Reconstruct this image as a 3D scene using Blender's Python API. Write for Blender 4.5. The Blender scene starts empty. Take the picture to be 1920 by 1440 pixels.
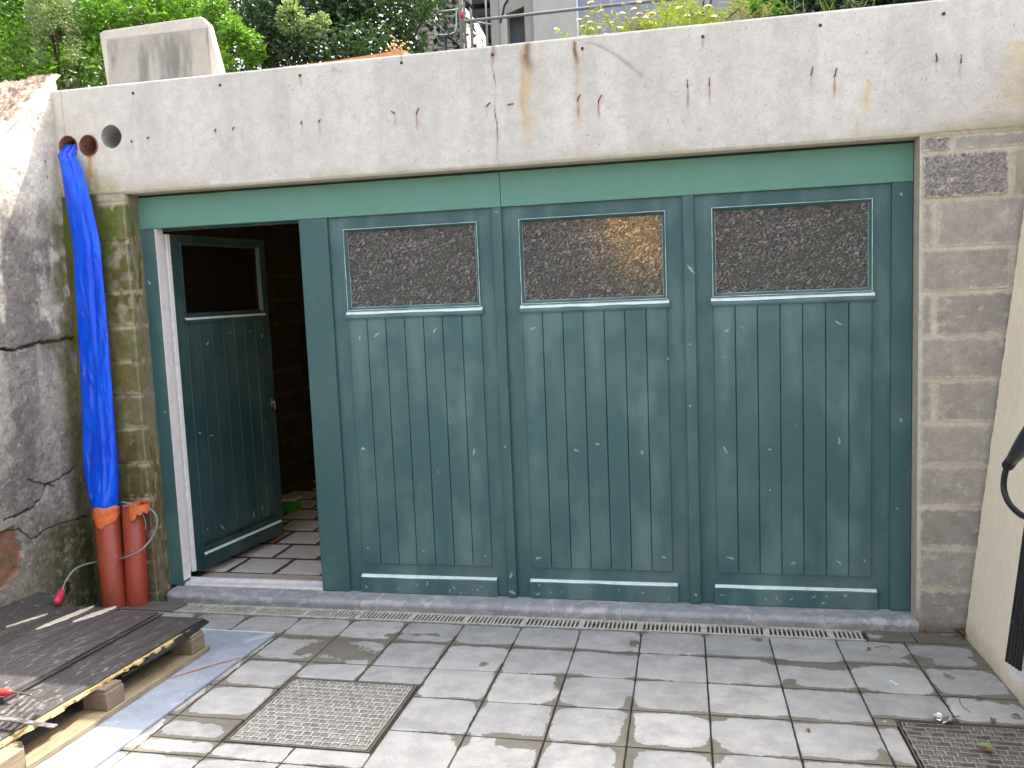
import bpy, bmesh, math, random
import numpy as np
from mathutils import Vector, Matrix
rnd = random.Random(7)
S = bpy.context.scene
COL = S.collection

# ------------------------------------------------------------------ camera, sky, sun, exposure
CP = (2.60888538, -4.31703124, 1.59435714)
CR = tuple(math.radians(a) for a in (83.89693921, 2.36461952, 12.15784601))
FPX = 1640.19
cam_d = bpy.data.cameras.new('camera'); cam = bpy.data.objects.new('camera', cam_d); COL.objects.link(cam)
cam.location = CP; cam.rotation_euler = CR
cam_d.sensor_width = 36; cam_d.lens = 36*FPX/1920; cam_d.clip_start = 0.05; cam_d.clip_end = 500
S.camera = cam
SUN_EL, SUN_AZ = math.radians(57.9), math.radians(30)      # azimuth from +y towards +x
W = bpy.data.worlds.new("World"); S.world = W; W.use_nodes = True
nt = W.node_tree; bg = nt.nodes['Background']
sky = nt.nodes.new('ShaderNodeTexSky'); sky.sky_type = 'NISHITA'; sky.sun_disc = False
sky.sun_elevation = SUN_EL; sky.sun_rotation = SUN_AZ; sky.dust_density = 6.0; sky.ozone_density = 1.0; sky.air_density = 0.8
hs = nt.nodes.new('ShaderNodeHueSaturation'); hs.inputs['Saturation'].default_value = .55   # sky light made less blue, in place of a white balance
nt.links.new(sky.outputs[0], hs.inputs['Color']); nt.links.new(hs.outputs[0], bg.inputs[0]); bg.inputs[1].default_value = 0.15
sd = bpy.data.lights.new('sun', 'SUN'); sun = bpy.data.objects.new('sun', sd); COL.objects.link(sun)
sd.energy = 2.1; sd.angle = math.radians(0.6); sd.color = (1, .94, .84)
sdir = Vector((math.sin(SUN_AZ)*math.cos(SUN_EL), math.cos(SUN_AZ)*math.cos(SUN_EL), math.sin(SUN_EL)))
sun.rotation_euler = sdir.to_track_quat('Z', 'Y').to_euler(); sun.location = (6, 8, 12)
S.view_settings.view_transform = 'Standard'; S.view_settings.look = 'None'
S.view_settings.exposure = 2.4; S.view_settings.gamma = 1.0
S.cycles.max_bounces = 8; S.cycles.sample_clamp_indirect = 4

# ------------------------------------------------------------------ measuring helpers (pixel of the 1920x1440 photo -> point on a real plane)
def _R(e):
    a, b, c = e
    ca, sa, cb, sb, cc, sc = math.cos(a), math.sin(a), math.cos(b), math.sin(b), math.cos(c), math.sin(c)
    return np.array([[cc,-sc,0],[sc,cc,0],[0,0,1]]) @ np.array([[cb,0,sb],[0,1,0],[-sb,0,cb]]) @ np.array([[1,0,0],[0,ca,-sa],[0,sa,ca]])
RM = _R(CR); CPn = np.array(CP)
def ray(u, v): return RM @ np.array([(u-960)/FPX, -(v-720)/FPX, -1.0])
def onY(u, v, y): d = ray(u, v); return CPn + d*((y-CP[1])/d[1])
def onX(u, v, x): d = ray(u, v); return CPn + d*((x-CP[0])/d[0])
SL = -0.0409
def gz(y): return -0.0551 + SL*y                 # drive surface height
def onG(u, v, h=0):
    d = ray(u, v); a = -0.0551+h; t = (a+SL*CP[1]-CP[2])/(d[2]-SL*d[1]); return CPn + d*t
def onZ(u, v, z): d = ray(u, v); return CPn + d*((z-CP[2])/d[2])

# ------------------------------------------------------------------ numpy noise
def _hash(ix, iy, seed):
    h = (ix.astype(np.int64)*374761393 + iy.astype(np.int64)*668265263 + seed*974634777) & 0xffffffff
    h = ((h ^ (h >> 13))*1274126177) & 0xffffffff
    return ((h ^ (h >> 16)) & 0xffff)/65535.0
def vnoise(x, y, seed=0):
    ix, iy = np.floor(x), np.floor(y); fx, fy = x-ix, y-iy
    fx = fx*fx*(3-2*fx); fy = fy*fy*(3-2*fy)
    a, b, c, d = _hash(ix, iy, seed), _hash(ix+1, iy, seed), _hash(ix, iy+1, seed), _hash(ix+1, iy+1, seed)
    return (a*(1-fx)+b*fx)*(1-fy) + (c*(1-fx)+d*fx)*fy
def fbm(x, y, s=1, o=4, seed=0):
    t = 0; amp = .5; n = 0
    for k in range(o):
        t = t + amp*vnoise(np.asarray(x)*s+17.3*k, np.asarray(y)*s-9.1*k, seed+k); n += amp; amp *= .55; s *= 2.03
    return t/n
def sstep(a, b, x): t = np.clip((x-a)/(b-a), 0, 1); return t*t*(3-2*t)
def lerp3(c, c2, m): return c*(1-m[..., None]) + np.array(c2)*m[..., None]

# ------------------------------------------------------------------ mesh building
class MB:
    def __init__(s): s.v = []; s.f = []; s.m = []; s.c = []; s.mi = 0; s.tint = (1, 1, 1)
    def add(s, vs, fs):
        o = len(s.v); s.v += [tuple(map(float, p)) for p in vs]; s.c += [s.tint]*len(vs)
        for q in fs: s.f.append(tuple(o+i for i in q)); s.m.append(s.mi)
        return s
    def box(s, x0, x1, y0, y1, z0, z1, M=None, jit=0):
        p = [(x, y, z) for z in (z0, z1) for y in (y0, y1) for x in (x0, x1)]
        if jit: p = [tuple(c+rnd.uniform(-jit, jit) for c in q) for q in p]
        if M is not None: p = [M @ Vector(q) for q in p]
        return s.add(p, [(0,2,3,1),(4,5,7,6),(0,1,5,4),(2,6,7,3),(0,4,6,2),(1,3,7,5)])
    def prism(s, poly, n0, n1, axis='y'):
        """extrude polygon (a,b) between n0 and n1 along axis"""
        n = len(poly)
        def P(a, b, c): return {'y': (a, c, b), 'x': (c, a, b), 'z': (a, b, c)}[axis]
        v = [P(a, b, n0) for a, b in poly] + [P(a, b, n1) for a, b in poly]
        f = [tuple(range(n)), tuple(range(2*n-1, n-1, -1))] + [(i, i+n, (i+1) % n+n, (i+1) % n) for i in range(n)]
        return s.add(v, f)
    def tube(s, pts, r, n=8, cap=True):
        pts = [Vector(p) for p in pts]; rr = r if hasattr(r, '__len__') else [r]*len(pts)
        vs = []; up = None
        for i, p in enumerate(pts):
            t = (pts[min(i+1, len(pts)-1)] - pts[max(i-1, 0)]).normalized()
            if up is None: up = Vector((0, 0, 1)) if abs(t.z) < .9 else Vector((1, 0, 0))
            a = t.cross(up).normalized(); b = t.cross(a).normalized(); up = -b if False else up
            for k in range(n):
                th = 2*math.pi*k/n; vs.append(p + (a*math.cos(th)+b*math.sin(th))*rr[i])
        fs = [(i*n+k, i*n+(k+1) % n, (i+1)*n+(k+1) % n, (i+1)*n+k) for i in range(len(pts)-1) for k in range(n)]
        if cap: fs += [tuple(range(n-1, -1, -1)), tuple((len(pts)-1)*n+k for k in range(n))]
        return s.add(vs, fs)
    def disc(s, c, r, ax1, ax2, n=10, jit=.25, k=1):
        c = Vector(c); ax1, ax2 = Vector(ax1), Vector(ax2)
        vs = [c + (ax1*math.cos(2*math.pi*i/n)+ax2*math.sin(2*math.pi*i/n)*k)*r*(1+rnd.uniform(-jit, jit)) for i in range(n)]
        return s.add(vs, [tuple(range(n))])

def wloc(o):
    return o['_w'] if '_w' in o.keys() else (0, 0, 0)
WL = {}
def mk(name, mb, mats, parent=None, loc=None, bevel=0, smooth=False, local=False, rot=None):
    """link MB as one mesh; vertices given in world coordinates unless local"""
    if not isinstance(mats, (list, tuple)): mats = [mats]
    me = bpy.data.meshes.new(name)
    pl = WL.get(parent.name, (Vector(), )) [0] if parent else Vector()
    if local: org = Vector()
    elif loc is not None: org = Vector(loc)
    elif parent: org = pl
    else:
        a = np.array(mb.v); org = Vector((float(a[:,0].mean()), float(a[:,1].mean()), float(a[:,2].min())))
    vs = mb.v if local else [(x-org.x, y-org.y, z-org.z) for x, y, z in mb.v]
    me.from_pydata(vs, [], mb.f)
    for m in mats: me.materials.append(m)
    me.polygons.foreach_set('material_index', mb.m)
    ca = me.color_attributes.new('col', 'FLOAT_COLOR', 'POINT')
    ca.data.foreach_set('color', np.hstack([np.array(mb.c, float), np.ones((len(mb.c), 1))]).ravel())
    if smooth: me.shade_smooth()
    me.update()
    bm = bmesh.new(); bm.from_mesh(me); bmesh.ops.recalc_face_normals(bm, faces=bm.faces) if not getattr(mb, 'norecalc', False) else None
    bm.to_mesh(me); bm.free()
    o = bpy.data.objects.new(name, me); COL.objects.link(o)
    if local: o.location = loc if loc is not None else (0, 0, 0)
    else: o.location = (org - pl) if parent else org
    if rot: o.rotation_euler = rot
    if parent: o.parent = parent
    WL[o.name] = (org if not local else pl + Vector(o.location),)
    if bevel:
        b = o.modifiers.new('bevel', 'BEVEL'); b.width = bevel; b.segments = 2; b.limit_method = 'ANGLE'; b.angle_limit = math.radians(40)
    return o
def empty(name, loc, rot=(0, 0, 0)):
    o = bpy.data.objects.new(name, None); COL.objects.link(o); o.location = loc; o.rotation_euler = rot
    o.empty_display_size = .1; WL[o.name] = (Vector(loc),); return o
def tag(o, label, cat, group=None):
    o['label'] = label; o['category'] = cat
    o['kind'] = 'thing'
    if group: o['group'] = group
    return o
def struct(o, kind='structure'): o['kind'] = kind; return o
def grid(o_, U, V, nu, nv, colfn=None, hfn=None, nrm=None, keep=None, snap=None):
    """fine grid patch: returns MB with colours. colfn(u,v)->rgb arrays, hfn->height along nrm"""
    u, v = np.meshgrid(np.linspace(0, 1, nu+1), np.linspace(0, 1, nv+1), indexing='ij')
    o_, U, V = map(np.array, (o_, U, V)); P = o_ + u[..., None]*U + v[..., None]*V
    if snap is not None: P = snap(P)
    a = (P-o_) @ (U/np.linalg.norm(U)); b = (P-o_) @ (V/np.linalg.norm(V))
    mb = MB(); cc = colfn(P) if colfn is not None else np.ones(P.shape)
    if hfn is not None: P = P + hfn(P)[..., None]*np.array(nrm)
    mb.v = [tuple(p) for p in P.reshape(-1, 3).tolist()]; mb.c = [tuple(c) for c in np.clip(cc, 0, 1).reshape(-1, 3).tolist()]
    n = nv+1
    i, j = np.meshgrid(np.arange(nu), np.arange(nv), indexing='ij')
    F = np.stack([i*n+j, (i+1)*n+j, (i+1)*n+j+1, i*n+j+1], -1)
    if keep is not None:
        C = (P[:-1,:-1]+P[1:,1:]+P[1:,:-1]+P[:-1,1:])/4; F = F[keep(C)]
    F = F.reshape(-1, 4)
    mb.f = [tuple(q) for q in F.tolist()]; mb.m = [0]*len(mb.f); return mb

# ------------------------------------------------------------------ materials
class NM:
    def __init__(s, name, rough=.6, spec=.5):
        s.m = bpy.data.materials.new(name); s.m.use_nodes = True; s.t = s.m.node_tree; s.b = s.t.nodes['Principled BSDF']
        s.b.inputs['Roughness'].default_value = rough; s.b.inputs['Specular IOR Level'].default_value = spec
        s.tc = s.t.nodes.new('ShaderNodeTexCoord').outputs['Object']
    def N(s, t, **k):
        n = s.t.nodes.new(t)
        for a, b in k.items(): setattr(n, a, b)
        return n
    def L(s, a, b): s.t.links.new(a, b)
    def val(s, sock, v):
        if isinstance(v, (int, float, tuple, list)):
            if isinstance(v, (tuple, list)) and len(v) == 3 and sock.type == 'RGBA': v = (*v, 1)
            sock.default_value = v
        else: s.L(v, sock)
    def map(s, scale=(1,1,1), rot=(0,0,0)):
        n = s.N('ShaderNodeMapping'); s.L(s.tc, n.inputs[0]); n.inputs['Scale'].default_value = scale; n.inputs['Rotation'].default_value = rot; return n.outputs[0]
    def noise(s, sc, det=4, ro=.55, vec=None, dist=0):
        n = s.N('ShaderNodeTexNoise'); s.L(vec or s.tc, n.inputs['Vector']); n.inputs['Scale'].default_value = sc
        n.inputs['Detail'].default_value = det; n.inputs['Roughness'].default_value = ro; n.inputs['Distortion'].default_value = dist; return n.outputs['Fac']
    def vor(s, sc, vec=None, feat='F1'):
        n = s.N('ShaderNodeTexVoronoi', feature=feat); s.L(vec or s.tc, n.inputs['Vector']); n.inputs['Scale'].default_value = sc; return n.outputs['Distance']
    def ramp(s, f, a, b, c0=0., c1=1.):
        n = s.N('ShaderNodeMapRange', interpolation_type='SMOOTHSTEP'); s.L(f, n.inputs[0])
        for i, v in zip((1, 2, 3, 4), (a, b, c0, c1)): n.inputs[i].default_value = v
        return n.outputs[0]
    def math(s, op, a, b=0.):
        n = s.N('ShaderNodeMath', operation=op); s.val(n.inputs[0], a); s.val(n.inputs[1], b); return n.outputs[0]
    def mix(s, f, a, b, mode='MIX'):
        n = s.N('ShaderNodeMix', data_type='RGBA', blend_type=mode); s.val(n.inputs[0], f); s.val(n.inputs[6], a); s.val(n.inputs[7], b); return n.outputs[2]
    def attr(s, name='col'):
        n = s.N('ShaderNodeAttribute'); n.attribute_name = name; return n
    def bump(s, h, d=.002, st=1., nxt=None):
        n = s.N('ShaderNodeBump'); s.L(h, n.inputs['Height']); n.inputs['Distance'].default_value = d; n.inputs['Strength'].default_value = st
        if nxt: s.L(nxt, n.inputs['Normal'])
        s.L(n.outputs[0], s.b.inputs['Normal']); return n.outputs[0]
    def col(s, c): s.val(s.b.inputs['Base Color'], c); return s
    def rough(s, r): s.val(s.b.inputs['Roughness'], r); return s

def M_surface(name, rough=.85, fine=180, amp=.22, bd=.003, pits=False, spec=.25):
    """albedo from the mesh's own colour attribute, broken up by fine grain"""
    m = NM(name, rough, spec); a = m.attr().outputs['Color']
    f = m.noise(fine, 4, .7); g = m.noise(22, 4, .6)
    c = m.mix(1., a, m.mix(m.ramp(f, .3, .7), (1-amp,)*3, (1+amp,)*3), 'MULTIPLY')
    k_ = min(1., amp/.12); c = m.mix(1., c, m.mix(m.ramp(g, .3, .7), (1-.1*k_, 1-.11*k_, 1-.13*k_), (1+.07*k_,)*3), 'MULTIPLY')
    h = m.math('ADD', m.math('MULTIPLY', f, .35), g)
    if pits:
        v = m.noise(140, 2, .5); pm = m.ramp(v, .67, .74); c = m.mix(m.math('MULTIPLY', pm, .35), c, (.16, .14, .12))
        h = m.math('SUBTRACT', h, m.math('MULTIPLY', pm, .8))
    m.col(c); m.bump(h, bd, .8); return m.m
def M_plain(name, c, rough=.5, var=.12, sc=30, metal=0, spec=.5, bd=0, c2=None, thr=(.45, .6)):
    m = NM(name, rough, spec); n = m.noise(sc, 5, .6)
    base = m.mix(m.ramp(n, .3, .7), tuple(x*(1-var) for x in c), tuple(min(1, x*(1+var)) for x in c))
    if c2: base = m.mix(m.ramp(m.noise(sc*.4, 5, .65), *thr), base, c2)
    m.col(base); m.b.inputs['Metallic'].default_value = metal
    if bd: m.bump(n, bd)
    return m.m
def M_paint(name, c, rough=.42, dust=.10):
    """satin exterior paint with faint brush grain, mottled dust and sanded patches"""
    m = NM(name, rough, .4)
    v = m.map((60, 60, 1.2)); gr = m.noise(6, 4, .6, v); mo = m.noise(2.2, 5, .6); mv = m.noise(2.2, 3, .5, m.map((2.2, 2.2, .8)))
    base = m.mix(m.ramp(gr, .3, .7), tuple(x*.965 for x in c), tuple(x*1.03 for x in c))
    base = m.mix(m.math('MULTIPLY', m.ramp(mv, .46, .72), dust*1.7), base, (.30, .46, .42))
    base = m.mix(m.math('MULTIPLY', m.ramp(mo, .45, .7), dust), base, (.36, .40, .38))
    sp = m.noise(90, 3, .6); base = m.mix(m.math('MULTIPLY', m.ramp(sp, .70, .78), .35), base, (.5, .58, .55))
    m.col(base); m.rough(m.ramp(mo, .3, .7, rough-.08, rough+.14)); m.bump(gr, .0003, .4); return m.m

MAT = {}
MAT['beam'] = M_surface('beam_concrete', .88, 160, .08, .003, True)
MAT['wall'] = M_surface('old_wall', .92, 120, .18, .008)
MAT['block'] = M_surface('block_masonry', .93, 230, .22, .003)
MAT['rough'] = M_surface('split_block', .95, 150, .35, .006)
MAT['render'] = M_surface('cream_render', .93, 300, .05, .0012)
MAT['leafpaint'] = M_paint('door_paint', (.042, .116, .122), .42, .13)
MAT['postpaint'] = M_paint('post_paint', (.040, .110, .113), .40, .09)
MAT['headpaint'] = M_paint('header_paint', (.108, .275, .215), .45, .03)
MAT['shadepaint'] = M_paint('shaded_leaf_paint', (.017, .057, .068), .45, .05)  # shaded copy of the door paint, garage shade put into the colour
MAT['primer'] = M_plain('worn_primer', (.66, .78, .76), .45, .10, 40, c2=(.30, .46, .45), thr=(.55, .8))
MAT['filler'] = M_plain('filler_dab', (.24, .37, .36), .6, .2, 60)
MAT['white'] = M_plain('white_profile', (.82, .85, .90), .35, .07, 25)
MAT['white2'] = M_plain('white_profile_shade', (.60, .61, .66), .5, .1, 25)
MAT['black'] = M_plain('black_rubber', (.012, .012, .013), .5, .2, 30)
MAT['blackp'] = M_plain('black_plastic', (.018, .019, .021), .38, .2, 30)
MAT['zinc'] = M_plain('zinc', (.45, .45, .45), .38, .15, 60, metal=.8)
MAT['alu'] = M_plain('alu', (.72, .73, .74), .4, .1, 20, metal=.2)
MAT['rust'] = M_plain('rusty_steel', (.16, .055, .03), .8, .4, 200, bd=.001)
MAT['darkhole'] = M_plain('hole', (.02, .012, .01), .9)
MAT['tierust'] = M_plain('tie_rust', (.075, .035, .022), .9, .3, 200)
MAT['terra'] = M_plain('pipe_inside', (.22, .075, .045), .6, .25, 25, c2=(.10, .04, .03))
MAT['redband'] = M_plain('red_band', (.6, .03, .03), .5)
MAT['house'] = M_plain('house_render', (.38, .36, .30), .9, .06, 8)
MAT['houselight'] = M_plain('house_panel', (.52, .50, .44), .85, .05, 6)
MAT['lilac'] = M_plain('lilac_panel', (.31, .31, .40), .6, .05, 4)
MAT['houseshade'] = M_plain('house_opening', (.12, .13, .14), .5)
MAT['scafplank'] = M_plain('scaffold_board', (.05, .045, .04), .8, .3, 20)
MAT['slats'] = M_plain('white_slats', (.72, .68, .60), .7, .06, 10)
MAT['cable'] = M_plain('grey_cable', (.25, .26, .26), .5, .1, 40)
MAT['pink'] = M_plain('pink_plug', (.60, .04, .10), .4, .15, 60)
MAT['soil'] = M_plain('soil', (.07, .05, .03), .95, .4, 20)
MAT['bark'] = M_plain('bark', (.09, .06, .04), .9, .3, 40)
MAT['red'] = M_plain('red_handle', (.65, .04, .03), .4, .1, 30)
MAT['steel'] = M_plain('tool_steel', (.30, .29, .29), .42, .25, 70, metal=.6, c2=(.12, .11, .10))
MAT['greenlid'] = M_plain('green_tub', (.05, .30, .04), .45, .1, 20)
MAT['tublid'] = M_plain('tub_lid', (.45, .47, .46), .4, .1, 20)
MAT['foil'] = M_plain('foil', (.75, .76, .78), .22, .1, 60, metal=.9)
MAT['bluecloth'] = M_plain('blue_cloth', (.02, .06, .24), .6, .2, 40)
MAT['clear'] = M_plain('clear_tape', (.62, .62, .6), .2, .1, 60)
MAT['copper'] = M_plain('copper_strip', (.38, .16, .09), .4, .15, 50, metal=.3)
MAT['wood'] = None

def M_orange():
    m = NM('orange_pipe', .42, .5); n = m.noise(9, 5, .6, m.map((1, 1, .5)))
    c = m.mix(m.ramp(n, .35, .7), (.36, .060, .024), (.24, .050, .028))
    sc = m.noise(60, 3, .6, m.map((1.2, 1.2, .6))); c = m.mix(m.math('MULTIPLY', m.ramp(sc, .66, .72), .6), c, (.42, .26, .20)); m.col(c); m.bump(n, .001); return m.m
MAT['orange'] = M_orange()
MAT['tape'] = M_plain('orange_tape', (.80, .20, .06), .45, .12, 30, bd=.002)
def M_blue():
    m = NM('blue_sheath', .13, .45); n = m.noise(4, 4, .6, m.map((3, 3, 1)))
    m.col(m.mix(m.ramp(n, .35, .7), (.0, .070, .72), (.0, .115, .95)))
    w = m.noise(4.5, 2, .45, m.map((2.6, 2.6, .9)), .5); w2 = m.noise(30, 3, .5, m.map((1.5, 1.5, .5)), .6)
    m.bump(m.math('ADD', w, m.math('MULTIPLY', w2, .03)), .035, 1.); return m.m
MAT['blue'] = M_blue()
def M_glass():
    m = NM('obscured_glass', .10, .9)
    r = m.map((1, 1, 1), (0, .62, 0)); n = m.N('ShaderNodeMapping'); m.L(r, n.inputs[0]); n.inputs['Scale'].default_value = (1, 1, 1.9); vv = n.outputs[0]
    a = m.noise(46, 2, .45, vv, 1.0); b = m.noise(80, 2, .5, vv, .8); big = m.noise(4, 3, .5)
    ridge = m.math('MULTIPLY', m.math('ABSOLUTE', m.math('SUBTRACT', a, .5)), 2.)
    t = m.math('ADD', ridge, m.math('MULTIPLY', m.math('SUBTRACT', b, .5), .35))
    c = m.mix(m.ramp(t, .0, .26), (.012, .011, .010), (.36, .33, .295)); c = m.mix(m.ramp(t, .24, .46), c, (.60, .56, .51))  # bright and dark ripples of reflection painted into the pane colour
    c = m.mix(m.ramp(big, .35, .65), c, m.mix(.45, c, (.10, .11, .07)))
    m.col(c); m.bump(m.math('ADD', ridge, m.math('MULTIPLY', b, .3)), .012, 1.0); m.b.inputs['IOR'].default_value = 1.52; m.b.inputs['Transmission Weight'].default_value = .40
    return m.m
MAT['glass'] = M_glass()
def M_glass_dark():
    m = NM('obscured_glass_open', .12, .9); h = m.noise(45, 3, .5); m.col((.10, .09, .07)); m.b.inputs['Transmission Weight'].default_value = .92
    m.b.inputs['IOR'].default_value = 1.45; m.bump(h, .004, 1.); return m.m
MAT['glassopen'] = M_glass_dark()
def M_tile():
    m = NM('paving_tile', .72, .35); A = m.attr(); sep = m.N('ShaderNodeSeparateColor'); m.L(A.outputs['Color'], sep.inputs[0])
    tint, wet, edge = sep.outputs
    n1 = m.noise(9, 6, .65); n2 = m.noise(60, 4, .65); n3 = m.noise(3.2, 3, .5)
    base = m.mix(m.ramp(n1, .32, .68), (.265, .263, .257), (.385, .380, .368))
    base = m.mix(m.math('MULTIPLY', m.ramp(n3, .4, .7), .5), base, (.355, .36, .345))
    base = m.mix(m.math('MULTIPLY', m.ramp(n2, .60, .72), .5), base, (.47, .47, .46))
    base = m.mix(m.math('MULTIPLY', m.ramp(n2, .26, .36, 1, 0), .30), base, (.22, .22, .23))
    base = m.mix(1., base, m.mix(tint, (.86, .86, .86), (1.10, 1.09, 1.07)), 'MULTIPLY')
    w = m.math('ADD', wet, m.math('MULTIPLY', m.math('SUBTRACT', m.noise(16, 5, .62), .5), 1.05))
    w = m.math('ADD', w, m.math('MULTIPLY', m.math('SUBTRACT', m.noise(70, 2, .5), .5), .35))
    wm = m.ramp(w, .48, .53); halo = m.ramp(w, .38, .55)
    base = m.mix(m.math('MULTIPLY', halo, .15), base, (.30, .28, .25))
    base = m.mix(m.math('MULTIPLY', wm, .93), base, m.mix(m.ramp(n1, .3, .7), (.118, .104, .080), (.155, .140, .112)))
    m.col(base); m.rough(m.ramp(wm, 0, 1, .72, .6)); gr_ = m.noise(260, 3, .7); base = m.mix(1., base, m.mix(m.ramp(gr_, .3, .7), (.88, .88, .87), (1.10, 1.10, 1.10)), 'MULTIPLY'); m.col(base); m.bump(m.math('ADD', n1, m.math('ADD', m.math('MULTIPLY', n2, .3), m.math('MULTIPLY', gr_, .15))), .003, .9); return m.m
MAT['tile'] = M_tile()
MAT['joint'] = M_plain('joint_dirt', (.075, .068, .055), .95, .35, 60, bd=.004)
def M_stone(name, a, b, c, sc=14):
    m = NM(name, .55, .4); n = m.noise(sc, 6, .65, None, .8); n2 = m.noise(sc*9, 3, .6)
    cc = m.mix(m.ramp(n, .32, .68), a, b); cc = m.mix(m.ramp(m.noise(sc*.5, 5, .7, None, 1.5), .5, .66), cc, c)
    cc = m.mix(m.math('MULTIPLY', m.ramp(n2, .62, .72), .5), cc, tuple(min(1, x*1.5) for x in c)); m.col(cc); m.bump(n, .002); return m.m
MAT['sill'] = M_stone('sill_limestone', (.24, .255, .27), (.35, .362, .37), (.47, .47, .46))
MAT['slab'] = M_stone('blue_slab', (.20, .23, .28), (.27, .305, .36), (.35, .38, .43), 7)
MAT['grate'] = M_plain('grate_metal', (.52, .50, .44), .6, .2, 40, metal=.1, c2=(.30, .27, .20), thr=(.5, .7))
def M_manhole():
    m = NM('manhole_metal', .5, .5); A = m.attr().outputs['Color']; n = m.noise(70, 4, .7); n2 = m.noise(5, 4, .6)
    c = m.mix(m.ramp(n, .3, .7), (.72, .70, .66), (1.2, 1.2, 1.2)); c = m.mix(1., A, c, 'MULTIPLY')
    c = m.mix(m.math('MULTIPLY', m.ramp(n2, .4, .7), .4), c, m.mix(.5, c, (.20, .16, .12))); m.col(c); m.b.inputs['Metallic'].default_value = .25; m.bump(n, .001); return m.m
MAT['manhole'] = M_manhole()
def M_board(name, c1, c2, c3, amt=.5):
    m = NM(name, .5, .4); g = m.noise(3, 6, .65, m.map((14, 1.0, 14)), .6); n = m.noise(11, 6, .7, m.map((3.2, 1.1, 1)), 1.2); n2 = m.noise(120, 3, .6)
    c = m.mix(m.ramp(g, .3, .7), c1, c2); c = m.mix(m.math('MULTIPLY', m.ramp(n, .54, .72), amt), c, c3)
    c = m.mix(m.math('MULTIPLY', m.ramp(n2, .66, .74), .45), c, tuple(min(1, x*2.0) for x in c3)); m.col(c); m.bump(g, .0025, .9); m.rough(m.ramp(n, .4, .7, .38, .75)); return m.m
MAT['brd_dark'] = M_board('dark_laminate', (.040, .038, .037), (.062, .058, .056), (.25, .235, .22), .75)
MAT['brd_plum'] = M_board('plum_laminate', (.050, .045, .045), (.078, .070, .069), (.30, .27, .25), .75)
MAT['brd_ply'] = M_board('raw_ply', (.42, .30, .13), (.55, .43, .20), (.30, .21, .10), .4)
MAT['brd_pale'] = M_board('splintered_wood', (.50, .44, .34), (.62, .57, .46), (.30, .25, .19), .4)
MAT['pallet'] = M_board('pallet_wood', (.20, .155, .10), (.30, .24, .155), (.12, .10, .075), .8)
MAT['palletdark'] = M_board('pallet_wood_grey', (.17, .13, .09), (.23, .185, .13), (.10, .08, .06), .5)
MAT['orangebrd'] = M_board('orange_board', (.50, .22, .09), (.62, .33, .15), (.66, .50, .34), .5)

def M_leaf(name, c, c2, trans=.45, rough=.4):
    m = NM(name, rough, .4); A = m.attr().outputs['Color']; sep = m.N('ShaderNodeSeparateColor'); m.L(A, sep.inputs[0])
    col = m.mix(sep.outputs[0], c, c2); m.col(col)
    tr = m.N('ShaderNodeBsdfTranslucent'); m.L(m.mix(1., col, (1.5, 1.7, .7), 'MULTIPLY'), tr.inputs[0])
    ms = m.N('ShaderNodeMixShader'); ms.inputs[0].default_value = trans
    m.L(m.b.outputs[0], ms.inputs[1]); m.L(tr.outputs[0], ms.inputs[2]); out = m.t.nodes['Material Output']; m.L(ms.outputs[0], out.inputs[0]); return m.m
MAT['lf_bright'] = M_leaf('leaf_bright', (.055, .14, .018), (.17, .30, .04), .45)
MAT['lf_pale'] = M_leaf('leaf_pale', (.15, .20, .09), (.32, .38, .20), .35)
MAT['lf_dark'] = M_leaf('leaf_dark', (.014, .036, .012), (.042, .088, .024), .22, .28)
MAT['lf_dry'] = M_leaf('leaf_dry', (.20, .17, .08), (.40, .34, .20), .4)
MAT['yellow'] = M_leaf('petal_yellow', (.40, .25, .001), (.46, .33, .002), .10)
MAT['lf_weed'] = M_leaf('leaf_weed', (.20, .27, .04), (.40, .42, .08), .45)
MAT['deadleaf'] = M_plain('dead_leaf', (.15, .07, .035), .8, .35, 60)
MAT['greenleaf'] = M_plain('fallen_green_leaf', (.16, .20, .05), .6, .3, 30)

# ================================================================== THE SETTING
# ---- drive: tiles as bevelled slabs on a dark bed; one mesh, in the frame of the slope
GROT = (math.atan(SL), 0, 0)
GORG = Vector((0, 0, -0.0551))
def G(x, y, h=0): return Vector((x, y, gz(y)+h))
far = MB(); far.box(-40, 40, -60, -.02, -.5, -.03)
far.v = [(x, y, z + SL*max(y, -6) - .0551) for x, y, z in far.v]
bedm = MB()
ys = [.05, -6, -60]
bedm.add([(-40, .05, gz(.05)-.022), (40, .05, gz(.05)-.022), (40, -8, gz(-8)-.022), (-40, -8, gz(-8)-.022), (40, -60, gz(-8)-.022), (-40, -60, gz(-8)-.022)], [(0,1,2,3), (3,2,4,5)])
struct(mk('ground', bedm, MAT['joint'], loc=(0, 0, 0)))
holes = [(.866, 1.442, -1.597, -1.008), (3.268, 3.86, -1.66, -1.068)]
BL = []   # damp blobs: (x, y, rx, ry, strength)
def blob(u, v, rx, ry, s=.6): p = onG(u, v); BL.append((p[0], p[1], rx, ry, s))
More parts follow.
